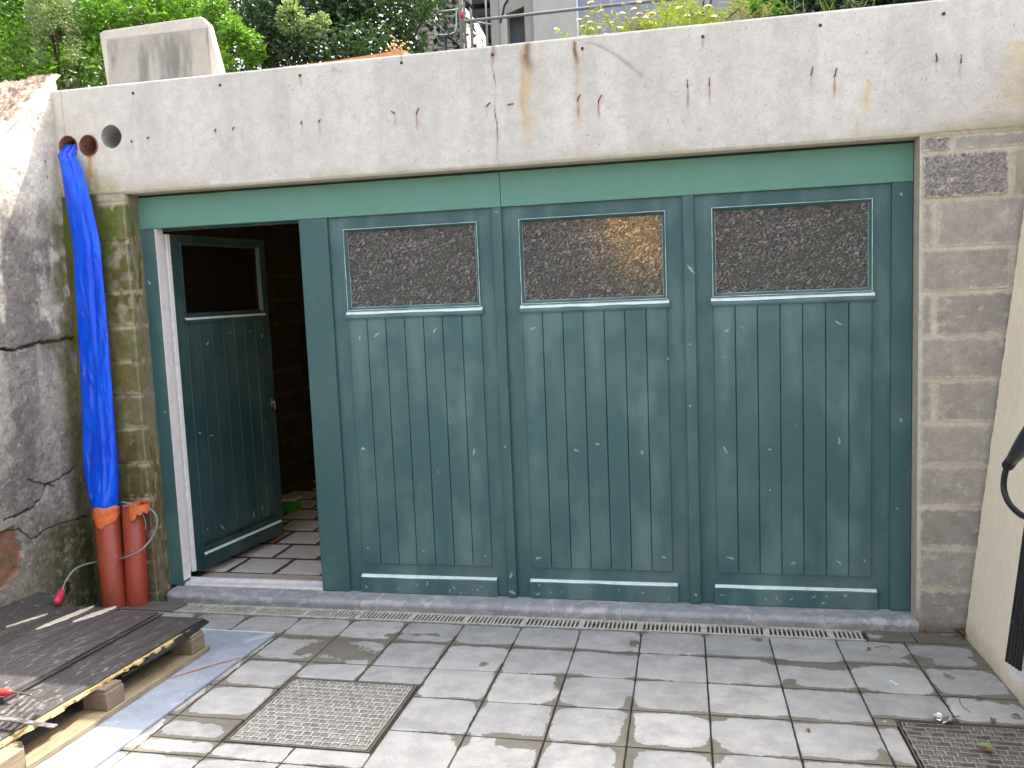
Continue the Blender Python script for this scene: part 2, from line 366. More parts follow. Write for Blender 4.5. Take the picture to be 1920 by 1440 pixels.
for a in [(620,1215,.16,.07,.75),(665,1232,.10,.05,.6),(800,1190,.10,.025,.45),(560,1195,.06,.04,.35),(1520,1246,.15,.028,.8),(1560,1252,.06,.03,.4),(1735,1200,.13,.05,.9),(1690,1190,.10,.04,.7),
          (1800,1205,.06,.06,.5),(1725,1235,.10,.04,.45),(975,1392,.085,.045,.85),(935,1378,.06,.02,.5),(405,1350,.15,.035,.7),(450,1362,.06,.05,.5),(1478,1277,.04,.04,.5),(1500,1350,.06,.02,.5),
          (1187,1208,.03,.07,.55),(1165,1226,.07,.02,.4),(1180,1318,.022,.06,.7),(1178,1370,.022,.06,.7),(1172,1425,.03,.08,.8),(1045,1280,.02,.05,.5),(905,1245,.03,.04,.5),(865,1388,.04,.05,.5),
          (300,1135,.25,.05,.9),(1780,1270,.03,.07,.45),(1880,1310,.05,.05,.4),(1335,1345,.05,.03,.5),(1340,1410,.03,.06,.6),(900,1320,.03,.03,.45),(1660,1420,.025,.07,.55),(1365,1176,.06,.02,.5),
          (590,1240,.05,.03,.5),(730,1190,.04,.03,.4),(1420,1200,.03,.03,.5),(1385,1205,.03,.015,.42),(510,1180,.06,.02,.4),(560,1225,.03,.03,.45),(1840,1240,.04,.10,.5)]: blob(*a)
def wetfield(x, y, dx, dy):
    js = fbm(x, y, 1.7, 3, 5)            # how damp the joints are here
    w = .92*np.exp(-dy/.020)*sstep(.22, .52, js) + .75*np.exp(-dx/.013)*sstep(.34, .66, fbm(x, y, 1.5, 3, 9)) + .45*np.exp(-(dx+dy)/.045)*sstep(.3,.55,js)
    for bx, by, rx, ry, s in BL: w = w + 1.3*s*np.exp(-((x-bx)/rx/1.15)**2-((y-by)/ry/1.2)**2)
    return np.clip(w, 0, 1)
tiles = MB(); TV, TF, TC = [], [], []
def add_tile(x0, x1, y0, y1, skx):
    """tile x0..x1 (at y=0, sheared by skew) y0<y1"""
    global TV
    g = .0035; t = .03
    x0 += g; x1 -= g; y0 += g*1.1; y1 -= g*1.1
    if x1-x0 < .012 or y1-y0 < .012: return
    def ln(L):
        e = [0, .004, .010, .018, .03, .048, .075]; e = [q for q in e if q < L*.5-.002]
        mid = list(np.linspace(e[-1], L-e[-1], max(2, int((L-2*e[-1])/.022)+1)))
        return np.array(e[:-1] + mid + [L-q for q in e[:-1]][::-1])
    a = ln(x1-x0); b = ln(y1-y0); A, B = np.meshgrid(a, b, indexing='ij')
    X = x0+A; Y = y0+B; dx = np.minimum(A, (x1-x0)-A); dy = np.minimum(B, (y1-y0)-B)
    Xs = X + skx*Y; seed = rnd.random(); tilt = (rnd.uniform(-.002, .002), rnd.uniform(-.002, .002), rnd.uniform(-.0008, .0008))
    ed = np.minimum(dx, dy); rough = (fbm(Xs, Y, 90, 2, 3)-.5)*.0035*(ed < .0005)
    H = -.0028*np.exp(-(ed/.0035)) + tilt[0]*(A-.14)+tilt[1]*(B-.14)+tilt[2]
    Xs = Xs + rough; Yd = Y + rough
    Z = -.0551 + SL*Y + H
    wet = wetfield(Xs, Y, dx, dy)
    o = len(tiles.v); na, nb = A.shape
    tiles.v += [tuple(p) for p in np.stack([Xs, Yd, Z], -1).reshape(-1, 3).tolist()]
    tiles.c += [tuple(c) for c in np.stack([np.full(A.shape, seed), wet, ed*10], -1).reshape(-1, 3).tolist()]
    for i in range(na-1):
        for j in range(nb-1): tiles.f.append((o+i*nb+j, o+(i+1)*nb+j, o+(i+1)*nb+j+1, o+i*nb+j+1)); tiles.m.append(0)
    ring = [i*nb for i in range(na)] + [(na-1)*nb+j for j in range(1, nb)] + [i*nb+nb-1 for i in range(na-2, -1, -1)] + [j for j in range(nb-2, 0, -1)]
    ro = len(tiles.v)
    for k in ring: x, y, z = tiles.v[o+k]; tiles.v.append((x, y, z-t)); tiles.c.append(tiles.c[o+k])
    for i in range(len(ring)): j = (i+1) % len(ring); tiles.f.append((o+ring[i], ro+i, ro+j, o+ring[j])); tiles.m.append(0)
SK = -.0205; TX0 = 1.1322; TS = .2909
rows = [-.27, -.547] + [-.547-TS*k for k in range(1, 16)]
for r in range(len(rows)-1):
    for n in range(-7 if r else -6, 12):
        x0 = TX0+TS*n; x1 = x0+TS; y1, y0 = rows[r], rows[r+1]
        ym = (y0+y1)/2; xmax = 3.752 - SK*ym
        x1 = min(x1, xmax)
        if x0 < -.77: x0 = max(x0, -.77)
        if x1 <= x0+.02: continue
        rects = [(x0, x1, y0, y1)]
        for hx0, hx1, hy0, hy1 in holes:
            hx0 -= SK*ym; hx1 -= SK*ym
            out = []
            for a0, a1, b0, b1 in rects:
                if a1 <= hx0 or a0 >= hx1 or b1 <= hy0 or b0 >= hy1: out.append((a0, a1, b0, b1)); continue
                if b1 > hy1: out.append((a0, a1, hy1, b1)); b1 = hy1
                if b0 < hy0: out.append((a0, a1, b0, hy0)); b0 = hy0
                if a0 < hx0: out.append((a0, hx0, b0, b1))
                if a1 > hx1: out.append((hx1, a1, b0, b1))
            rects = out
        for a0, a1, b0, b1 in rects: add_tile(a0, a1, b0, b1, SK)
add_tile(3.315, 3.52, -.262, -.125, SK); add_tile(3.52, 3.745, -.262, -.118, SK); add_tile(-.55, -.205, -.262, -.11, SK)
tiles.norecalc = True
struct(mk('paving', tiles, MAT['tile'], loc=(0, 0, 0)))

# ---- sill stone under the doors (three lengths)
sillp = empty('door_sill', (1.6, 0, -.05))
tag(sillp, 'long blue-grey limestone sill with a rounded nose under the green doors', 'sill')
for x0, x1 in ((-.345, .9025), (.9045, 2.1835), (2.1855, 3.562)):
    mb = MB(); pr = [(.16, -.09), (.16, .0), (-.098, -.003), (-.111, -.007), (-.120, -.014), (-.1235, -.024), (-.1225, -.034), (-.120, -.046), (-.119, -.09)]
    nx = int((x1-x0)/.03); vs = []
    for i in range(nx+1):
        x = x0+(x1-x0)*i/nx
        for (y, z) in pr:
            w = (float(fbm(np.array(x), np.array(y), 20, 3, 2))-.5)*.006 if y < .0 else 0
            vs.append((x, y + w + (.02*max(0, 1-(x-x0)/.12)**2 if (x0 < 0 and y < 0) else 0), z + w*.4))
    n = len(pr); mb.add(vs, [(i*n+k, i*n+(k+1) % n, (i+1)*n+(k+1) % n, (i+1)*n+k) for i in range(nx) for k in range(n)] + [tuple(range(n)), tuple(nx*n+k for k in range(n-1, -1, -1))])
    mk('sill_stone', mb, MAT['sill'], sillp, smooth=False)
for x0 in (.9022, 2.1832): mk('joint_filler', MB().box(x0, x0+.0026, -.1215, .02, -.05, .0008), MAT['primer'], sillp)

# ---- drain
dr = empty('drain_channel', (1.55, -.195, gz(-.195)-.05)); tag(dr, 'narrow slotted drain running along the foot of the stone sill', 'drain')
dy0, dy1 = -.262, -.128
mb = MB(); mb.mi = 0
mb.box(-.2, 3.31, dy0, dy0+.008, -.14, gz(dy0)-.002); mb.box(-.2, 3.31, dy1-.008, dy1, -.14, gz(dy1)-.002)
mb.mi = 1; mb.box(-.2, 3.31, dy0+.008, dy1-.008, -.16, -.12)
mk('channel', mb, [MAT['grate'], MAT['darkhole']], dr)
xs_ = [-.195, .68, 1.555, 2.43, 3.305]
for a, b in zip(xs_[:-1], xs_[1:]):
    mb = MB(); a += .002; b -= .002; y0, y1 = dy0+.011, dy1-.011
    zt = lambda y: gz(y)-.003
    def bar(xa, xb, ya, yb):
        vs = [(x, y, zt(y)+dz) for dz in (-.007, 0) for y in (ya, yb) for x in (xa, xb)]
        mb.add(vs, [(0,2,3,1),(4,5,7,6),(0,1,5,4),(2,6,7,3),(0,4,6,2),(1,3,7,5)])
    bar(a, b, y0, y0+.009); bar(a, b, y1-.009, y1)
    k = int((b-a)/.0205)
    for i in range(k+1):
        x = a+(b-a-.011)*i/k; wd = .0095
        if i % 14 == 7: wd = .02
        bar(x, min(x+wd, b), y0+.009, y1-.009)
    mk('grate', mb, MAT['grate'], dr)

# ---- manhole covers
def manhole(x0, x1, y0, y1, label, tone, dirt):
    cx, cy = (x0+x1)/2, (y0+y1)/2
    e = empty('manhole_cover', G(cx, cy, -.03)); tag(e, label, 'manhole cover')
    sh = lambda x, y, h: (x + SK*(y-cy), y, gz(y)+h)
    def bx(mb, a0, a1, b0, b1, h0, h1):
        mb.add([sh(x, y, h) for h in (h0, h1) for y in (b0, b1) for x in (a0, a1)], [(0,2,3,1),(4,5,7,6),(0,1,5,4),(2,6,7,3),(0,4,6,2),(1,3,7,5)])
    f = MB(); w = .006; f.tint = (.13*tone, .12*tone, .10*tone)
    for a in ((x0, x1, y0, y0+w), (x0, x1, y1-w, y1), (x0, x0+w, y0+w, y1-w), (x1-w, x1, y0+w, y1-w)): bx(f, *a, -.03, -.0015)
    mk('rim', f, MAT['manhole'], e)
    p = MB(); g = .007+w; X0, X1, Y0, Y1 = x0+g, x1-g, y0+g, y1-g
    p.tint = (.10*tone, .095*tone, .085*tone); bx(p, X0, X1, Y0, Y1, -.03, -.0065)
    n = 15; cw = (X1-X0)/n; ch = (Y1-Y0)/(n+1)
    for j in range(n+1):
        off = (j % 2)*cw*.5
        yb0 = Y0+j*ch
        t_ = rnd.uniform(.9, 1.1)*tone; p.tint = (.42*t_, .41*t_, .385*t_)
        if j: bx(p, X0, X1, yb0-.0028, yb0+.0028, -.0065, -.0025)
        for i in range(n+1):
            a = X0+i*cw+off
            if a > X1-.004: continue
            if rnd.random() < dirt*.25: continue
            t_ = rnd.uniform(.75, 1.1)*tone; p.tint = (.42*t_, .41*t_, .385*t_)
            bx(p, a-.0028, a+.0028, yb0+.0028, yb0+ch-.0028, -.0065, -.0026)
            t_ = rnd.uniform(.7, 1.15)*tone; p.tint = (.235*t_, .228*t_, .21*t_)
            bx(p, a+.007, min(a+cw-.008, X1-.003), yb0+.007, yb0+ch-.007, -.0065, -.0042)
    for a in ((X0, X1, Y0, Y0+.006), (X0, X1, Y1-.006, Y1), (X0, X0+.006, Y0, Y1), (X1-.006, X1, Y0, Y1)):
        p.tint = (.30*tone, .29*tone, .26*tone); bx(p, *a, -.0065, -.0022)
    mk('cover_plate', p, MAT['manhole'], e)
manhole(.876, 1.434, -1.590, -1.015, 'pale dusty chequered manhole cover set in the tiles in front of the wide post', 1.25, 0)
manhole(3.275, 3.85, -1.65, -1.075, 'dark brownish chequered manhole cover with a fallen leaf, beside the cream wall', .72, 1)

# ---- concrete beam
BX0, BX1, BZ0, BZ1, BY = -.79, 4.6, 2.192, 2.758, -.11
HO = [(-.700, 2.461, .056), (-.575, 2.457, .055), (-.435, 2.493, .061)]
REB = [(247,266),(277,259),(404,246),(437,242),(565,232),(598,228),(740,212),(781,213),(913,199),(953,196),(1083,188),(1122,190),(1289,163),(1330,160),(1521,140),(1565,142),(1756,115),(1801,117)]
TIE = [(250,175),(413,160),(563,142),(753,118),(924,103),(1092,91),(1318,69),(1538,48),(1769,26)]
REBp = [onY(u, v, BY) for u, v in REB]; TIEp = [onY(u, v, BY) for u, v in TIE]
def beam_col(P):
    x, z = P[..., 0], P[..., 2]
    n = fbm(x, z, 2.5, 5, 1); n2 = fbm(x, z, 14, 4, 2); st = fbm(x*9, z*1.2, 1, 4, 3); nj = fbm(x, z, 26, 4, 4)
    c = np.ones(P.shape)*np.array((.62, .60, .545)); c = c*(.88+.24*n)[..., None]*(.93+.14*n2)[..., None]
    c = lerp3(c, (.64, .60, .51), sstep(.0, -.7, x)*.35 + 0*x)
    c = lerp3(c, (.47, .46, .42), sstep(.48, .68, st)*.35)
    pale = sstep(.55, .68, nj)*.25; c = lerp3(c, (.64, .62, .58), pale)
    # rust and dirt runs
    def run(px, pz, w, L, a, col, top=.01):
        dz = pz - z; wx = w*(.5+.8*np.clip(dz/L, 0, 1)); xw = x + (fbm(z*9+px*7, x*0, 1, 3, 8)-.5)*w*1.6
        return np.clip(a*np.exp(-((xw-px)/wx)**2)*sstep(-top, .004, dz)*(1-sstep(L*.35, L, dz))*(.35+1.1*nj), 0, 1), col
    runs = []
    for i, p in enumerate(REBp):
        s = [.25,.25,.2,.15,.4,.5,.5,.8,.25,.2,1,.9,1.15,.9,.5,1.1,.35,.5][i]; runs.append(run(p[0], p[2], .0055, .055+.055*s, s*1.1, (.36, .13, .045)))
    for i, p in enumerate(TIEp): runs.append(run(p[0], p[2]-.004, .007, .06, [.1,.1,.6,.15,.5,.3,.7,.1,.1][i], (.42, .24, .10)))
    runs += [run(1.815, 2.75, .030, .60, .95, (.55, .42, .23)), run(1.82, 2.75, .028, .16, .9, (.20, .14, .08)), run(1.795, 2.72, .014, .45, .6, (.50, .33, .14)),
             run(2.052, 2.742, .020, .62, .6, (.48, .33, .19)), run(2.050, 2.735, .013, .17, .95, (.22, .14, .09)), run(1.655, 2.752, .018, .10, .7, (.30, .24, .18)),
             run(1.88, 2.74, .02, .4, .35, (.60, .52, .33)),
             run(3.335, 2.45, .020, .20, .75, (.60, .44, .22)), run(3.30, 2.27, .018, .08, .5, (.55, .42, .20)), run(3.93, 2.55, .10, .4, .55, (.58, .45, .24)),
             run(-.577, 2.405, .030, .24, 1.15, (.50, .33, .11)), run(-.545, 2.33, .02, .2, .7, (.42, .36, .16)), run(1.20, 2.757, .008, .035, 1.3, (.33, .32, .30)), run(.84, 2.73, .018, .03, .8, (.38, .37, .34)),
             run(-.435, 2.43, .05, .15, .35, (.66, .66, .60))]
    for m, col in runs: c = lerp3(c, col, m)
    # vertical construction crack
    cx = 1.655 + .004*np.sin(z*30) + (2.55-z)*.02 + (fbm(z*22, z*0, 1, 4, 6)-.5)*.012
    m = np.exp(-((x-cx)/.0024)**2)*(.25+.75*sstep(.38, .6, fbm(x*0, z, 16, 4, 7)))*.75; c = lerp3(c, (.05, .045, .04), np.clip(m*1.5, 0, 1))
    cx2 = -.715 + 0*z; c = lerp3(c, (.38, .33, .26), np.exp(-((x-cx2)/.003)**2)*sstep(2.49, 2.52, z)*.8)
    c = lerp3(c, (.45, .42, .36), np.exp(-((x+.78)/.018)**2)*.5)
    # trowelled grey smear running diagonally
    t = np.clip((x-2.115)/.235, 0, 1); zz = 2.725 - .165*t**1.4; mm = np.exp(-((z-zz)/(.004+.010*t))**2)*((x > 2.10) & (x < 2.36))*(.4+.9*nj); c = lerp3(c, (.36, .36, .33), np.clip(mm, 0, 1))
    # lower rim: greenish damp and pale lip; damp at right end
    m = sstep(.075, .0, z-BZ0)*sstep(.42, .60, fbm(x, z, 5, 4, 11)); c = lerp3(c, (.46, .42, .30), m*.7)
    m = sstep(.018, .004, z-BZ0); c = lerp3(c, (.58, .54, .45), m*.8)
    m = sstep(3.45, 3.75, x)*sstep(2.19+.10, 2.19, z+.05*(fbm(x, z, 9, 3, 12)-.5)); c = lerp3(c, (.36, .31, .19), m*.85)
    m = sstep(-.36, -.50, x)*sstep(2.34, 2.22, z); c = lerp3(c, (.38, .34, .17), m*.75*sstep(.35, .55, nj+.12))
    # blow holes
    b = fbm(x, z, 85, 2, 21); c = lerp3(c, (.22, .20, .18), sstep(.84, .90, b)*.6*sstep(.4,.6,fbm(x, z, 2.5, 2, 77)))
    return c
def beam_h(P):
    x, z = P[..., 0], P[..., 2]; h = (fbm(x, z, 8, 4, 31)-.5)*.004
    b = fbm(x, z, 85, 2, 21); h = h - .002*sstep(.84, .90, b)
    h = h - .010*sstep(.012, .0, z-BZ0) - .006*sstep(.008, 0, BZ1-z)
    cx = 1.655 + .004*np.sin(z*30) + (2.55-z)*.02 + (fbm(z*22, z*0, 1, 4, 6)-.5)*.012
    return h - .004*np.exp(-((x-cx)/.004)**2)
def snap(P):
    for hx, hz, r in HO:
        d = np.hypot(P[..., 0]-hx, P[..., 2]-hz); m = np.abs(d-r) < .0032
        P[..., 0] = np.where(m, hx+(P[..., 0]-hx)*r/np.maximum(d, 1e-6), P[..., 0]); P[..., 2] = np.where(m, hz+(P[..., 2]-hz)*r/np.maximum(d, 1e-6), P[..., 2])
    return P
def keepf(C):
    k = np.ones(C.shape[:2], bool)
    for hx, hz, r in HO: k &= np.hypot(C[..., 0]-hx, C[..., 2]-hz) > r-.0012
    return k
bt = empty('concrete_beam', (1.9, 0, BZ0)); tag(bt, 'long weathered pale concrete beam with rusty stubs above the garage doors', 'beam')
mb = grid((BX0, BY, BZ0), (BX1-BX0, 0, 0), (0, 0, BZ1-BZ0), 1020, 110, beam_col, beam_h, (0, -1, 0), keepf, snap); mb.norecalc = True
fo = mk('front_face', mb, MAT['beam'], bt, smooth=True)
mb = MB(); mb.tint = (.56, .53, .46)
y1 = .16; yf = BY+.006
mb.add([(BX0, yf, BZ1), (BX1, yf, BZ1), (BX1, y1, BZ1), (BX0, y1, BZ1)], [(0,1,2,3)])
mb.tint = (.50, .45, .36); mb.add([(BX0, yf+.004, BZ0), (BX1, yf+.004, BZ0), (BX1, y1, BZ0), (BX0, y1, BZ0)], [(0,3,2,1)])
mb.tint = (.5, .47, .42); mb.add([(BX0, yf, BZ0), (BX0, yf, BZ1), (BX0, y1, BZ1), (BX0, y1, BZ0), (BX1, yf, BZ0), (BX1, yf, BZ1), (BX1, y1, BZ1), (BX1, y1, BZ0)], [(0,1,2,3), (4,7,6,5), (3,2,6,7)])
hx, hz, r = HO[2]; mb.tint = (.42, .41, .385)
n = 40; vs = [(hx+r*math.cos(2*math.pi*k/n), y, hz+r*math.sin(2*math.pi*k/n)) for y in (BY-.001, BY+.17) for k in range(n)]
mb.add(vs, [(k, (k+1) % n, n+(k+1) % n, n+k) for k in range(n)] + [tuple(n+k for k in range(n))]); mb.norecalc = True
mk('body', mb, MAT['beam'], bt)
for i, p in enumerate(TIEp):
    mb = MB(); mb.disc((p[0], BY-.004, p[2]), .0078, (1, 0, 0), (0, 0, 1), 12, .15); mk('tie_hole', mb, MAT['tierust'], bt)
# pipe stubs cast in the beam
for i, (hx, hz, r) in enumerate(HO[:2]):
    mb = MB(); n = 36; y0 = BY-.006-.002*i
    rings = [(r+.0005, y0), (r-.0045, y0), (r-.0045, BY+.20), (0.001, BY+.20)]
    vs = [(hx+q*math.cos(2*math.pi*k/n), y, hz+q*math.sin(2*math.pi*k/n)) for q, y in [(r+.0005, BY+.03)]+rings for k in range(n)]
    m_ = len(rings)+1; mb.add(vs, [(a*n+k, a*n+(k+1) % n, (a+1)*n+(k+1) % n, (a+1)*n+k) for a in range(m_-1) for k in range(n)])
    o = mk('drain_outlet', mb, MAT['terra'], smooth=True, loc=(hx, BY, hz))
    tag(o, ['reddish pipe outlet in the concrete above the blue sheath', 'reddish empty pipe outlet between the blue sheath and the grey cored hole'][i], 'pipe outlet')
# rebar stubs
LBR = ['first and leftmost', 'second', 'third', 'fourth', 'fifth', 'sixth', 'seventh', 'eighth', 'ninth', 'tenth', 'eleventh', 'twelfth', 'thirteenth', 'fourteenth', 'fifteenth', 'sixteenth', 'seventeenth', 'last and rightmost']
dirs = [(.6,.35),(.8,.3),(.5,.6),(.7,.5),(.5,.7),(.8,.5),(-.8,.5),(.6,.8),(.7,.5),(1,.05),(.5,.8),(.6,.9),(.0,1),(.02,1),(.2,1),(.25,1),(-.15,1),(-.02,1)]
for i, p in enumerate(REBp):
    mb = MB(); dx, dz = dirs[i]; L = .020+.012*(i > 6); q = Vector((p[0], BY+.004, p[2])); s = q + Vector((0, -.010, -.002)); e_ = s + Vector((dx*L*.9, -.004, dz*L))
    mb.tube([q, s, s.lerp(e_, .4)+Vector((0, -.003, 0)), e_], .0032, 7)
    o = mk('rebar_stub', mb, MAT['rust'])
    tag(o, 'rusty bent wire stub on the beam face, %s in the row' % LBR[i], 'rebar stub', 'rusty wire stubs along the beam')

# ---- block pier right of the doors
XR = 3.553
def pier_right():
    e = empty('block_pier', (3.75, -.05, -.08)); tag(e, 'grey concrete block pier with pale mortar between green doors and cream wall', 'pier')
    def mc(P):
        x, z = P[..., 0], P[..., 2]; n = fbm(x, z, 7, 4, 2); c = np.ones(P.shape)*np.array((.56, .525, .43))*(.88+.3*n)[..., None]
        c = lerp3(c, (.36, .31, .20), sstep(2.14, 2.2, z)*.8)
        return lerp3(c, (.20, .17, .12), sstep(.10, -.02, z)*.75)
    mh = lambda P: (fbm(P[..., 0], P[..., 2], 30, 4, 5)-.5)*.006
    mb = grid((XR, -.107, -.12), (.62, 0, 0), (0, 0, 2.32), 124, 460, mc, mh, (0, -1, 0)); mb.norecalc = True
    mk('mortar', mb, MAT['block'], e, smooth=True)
    mb = MB(); mb.tint = (.43, .39, .31); mb.box(XR, 4.17, -.103, .16, -.12, 2.19); mk('core', mb, MAT['block'], e)
    zs = [2.19, 2.115, 1.914, 1.700, 1.508, 1.312, 1.118, .922, .728, .537, .345, .152, -.06]
    splits = {0: [3.682], 1: [3.914], 2: [3.617], 3: [3.93], 4: [3.615], 5: [], 6: [3.618], 7: [], 8: [], 9: [], 10: [], 11: []}
    tones = [1., 1.12, 1.04, 1., .96, .98, .97, 1.03, .98, .82, .98, .85]
    for k in range(12):
        z1, z0 = zs[k]-.010, zs[k+1]+.009
        xs = [XR+.014] + splits[k] + [4.17]
        for a, b in zip(xs[:-1], xs[1:]):
            a += .011 if a != xs[0] else 0; b -= .011
            if b-a < .02: continue
            rgh = (k == 1 and b < 3.95) or (k == 0 and b < 3.7)
            t = tones[k]*rnd.uniform(.95, 1.05)
            base = np.array((.36, .338, .298))*t if not rgh else np.array((.29, .27, .255))
            if k == 1 and a > 3.9: base = np.array((.40, .36, .28))
            def bc(P, base=base, rgh=rgh, seed=k*7+int(a*10)):
                x, z = P[..., 0], P[..., 2]; n = fbm(x, z, 10, 4, seed); c = np.ones(P.shape)*base*(.86+.28*n)[..., None]
                ed = np.minimum(np.minimum(x-a, b-x), np.minimum(z-z0, z1-z))
                c = lerp3(c, (.55, .515, .42), sstep(.007, .0035, ed+(fbm(x, z, 55, 3, 3)-.5)*.016)*.95)
                c = lerp3(c, (.52, .48, .42), sstep(.66, .74, fbm(x, z, 30, 4, seed+3))*.6)
                if rgh:
                    r = fbm(x, z, 120, 3, 4); c = lerp3(c, (.15, .13, .12), sstep(.44, .30, r)*.7); c = lerp3(c, (.58, .55, .52), sstep(.62, .80, r)*.45)
                    c = lerp3(c, (.43, .39, .32), sstep(.36, .30, fbm(x, z, 8, 3, 9)+ed*3)*.8)
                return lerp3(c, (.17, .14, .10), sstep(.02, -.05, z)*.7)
            hf = (lambda P: .004+(fbm(P[..., 0], P[..., 2], 110, 3, 4)-.5)*.014) if rgh else (lambda P: .0012+(fbm(P[..., 0], P[..., 2], 60, 3, 4)-.5)*.003)
            nx, nz = max(3, int((b-a)/(.004 if rgh else .006))), max(3, int((z1-z0)/(.004 if rgh else .006)))
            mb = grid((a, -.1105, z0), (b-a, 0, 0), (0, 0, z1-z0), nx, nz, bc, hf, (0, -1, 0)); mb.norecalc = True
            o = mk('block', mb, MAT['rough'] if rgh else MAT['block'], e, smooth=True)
            if k == 1 and rgh: o['label'] = 'rough split-faced dark block near the top'
pier_right()

# ---- mossy block pier left of the doors
XL = -.385
def pier_left():
    e = empty('block_pier', (-.58, -.05, -.08)); tag(e, 'mossy olive-stained block pier between blue sheath and open green door', 'pier')
    zj = [2.151, 1.944, 1.672, 1.484, 1.295, 1.107, .927, .727, .538, .36, .183, 0]
    def mc(P):
        x, z, y = P[..., 0], P[..., 2], P[..., 1]; s = x - 3*(y-BY)
        n = fbm(s, z, 6, 5, 2); n2 = fbm(s, z, 24, 4, 6); st = fbm(s*12, z*1.5, 1, 4, 5)
        moss = np.array((.120, .112, .034)); c = np.ones(P.shape)*moss*(.6+.8*n)[..., None]
        c = lerp3(c, (.22, .19, .085), sstep(.45, .65, st)*.7)
        c = lerp3(c, (.10, .095, .035), sstep(.9, .1, z)*.75)
        c = lerp3(c, (.11, .16, .025), sstep(.50, .68, fbm(s, z, 4, 4, 12))*sstep(.8, 1.4, z)*.65)
        c = lerp3(c, (.20, .185, .14), sstep(.52, .60, n+.13*sstep(-.50, -.40, x))*sstep(-.58, -.50, x)*(.35+.55*(np.abs(z-1.83)<.10)))
        d = np.min([np.abs(z-q) for q in zj], axis=0)
        j = sstep(.014, .004, d+(n2-.5)*.012)*sstep(-.60, -.50, x)
        c = lerp3(c, (.13, .12, .05), j*.6)
        j2 = sstep(.020, .006, d+(n2-.5)*.035)*sstep(.46, .58, fbm(s, z, 11, 4, 14))*sstep(-.56, -.48, x); c = lerp3(c, (.44, .40, .26), np.clip(j2*.85, 0, 1))
        corner = np.exp(-((x+.400)/.004)**2)*(y < BY+.004)*(.3+.9*n2); c = lerp3(c, (.42, .39, .24), np.clip(corner, 0, 1)*.8)
        sp = sstep(.58, .68, fbm(s, z, 17, 4, 22))*sstep(.45,.6,fbm(s, z, 2.2, 3, 23))*sstep(-.56, -.45, x); c = lerp3(c, (.40, .37, .26), sp*.55)
        top = sstep(2.12, 2.16, z+(n2-.5)*.04)*(z < 2.2)*sstep(-.57, -.54, x); c = lerp3(c, (.42, .40, .31), top*.75)
        side = sstep(BY+.005, BY+.02, y); c = lerp3(c, (.20, .185, .14), side*sstep(.35, .6, n)*.8)
        return c
    mh = lambda P: (fbm(P[..., 0], P[..., 2], 25, 4, 5)-.5)*.008 - .005*np.exp(-(np.min([np.abs(P[..., 2]-q) for q in zj], axis=0)/.006)**2)*(P[..., 0] > -.57)
    mb = grid((-.80, BY, -.14), (XL+.80, 0, 0), (0, 0, 2.335), 83, 467, mc, mh, (0, -1, 0)); mb.norecalc = True
    mk('front_face', mb, MAT['block'], e, smooth=True)
    mb = grid((XL, BY, -.14), (0, .27, 0), (0, 0, 2.33), 54, 466, mc, lambda P: (fbm(P[..., 1], P[..., 2], 25, 4, 5)-.5)*.006, (1, 0, 0)); mb.norecalc = True
    mk('side_face', mb, MAT['block'], e, smooth=True)
pier_left()

# ---- old wing wall on the left
XW = -.78
UV = lambda P: (P[..., 1], P[..., 2])
CR1 = [tuple(onX(u, v, XW)[1:]) for u, v in [(-40,668),(0,655),(28,655),(50,650),(75,642),(100,640),(125,634),(150,634)]]
CR2 = [tuple(onX(u, v, XW)[1:]) for u, v in [(140,875),(118,893),(100,903),(85,910),(78,935),(60,952),(35,966),(10,978)]]
CR3 = [tuple(onX(u, v, XW)[1:]) for u, v in [(52,900),(80,905),(100,912)]]
CR4 = [tuple(onX(u, v, XW)[1:]) for u, v in [(170,965),(130,978),(100,985),(60,1010),(35,990),(0,1000)]]
def polyd(y, z, pts):
    d = np.full(y.shape, 9.)
    for (a, b), (c, e) in zip(pts[:-1], pts[1:]):
        t = np.clip(((y-a)*(c-a)+(z-b)*(e-b))/((c-a)**2+(e-b)**2+1e-9), 0, 1); d = np.minimum(d, np.hypot(y-a-t*(c-a), z-b-t*(e-b)))
    return d
BRK = [tuple(onX(u, v, XW)[1:]) for u, v in [(-60,985),(0,1000),(28,985),(35,1005),(45,1030),(38,1070),(10,1100),(-60,1130)]]
HOLE = tuple(onX(120, 1108, XW)[1:])
def inpoly(y, z, poly):
    r = np.zeros(y.shape, bool); n = len(poly)
    for i in range(n):
        (a, b), (c, e) = poly[i], poly[(i+1) % n]
        if b == e: continue
        r ^= ((b > z) != (e > z)) & (y < (c-a)*(z-b)/(e-b)+a)
    return r
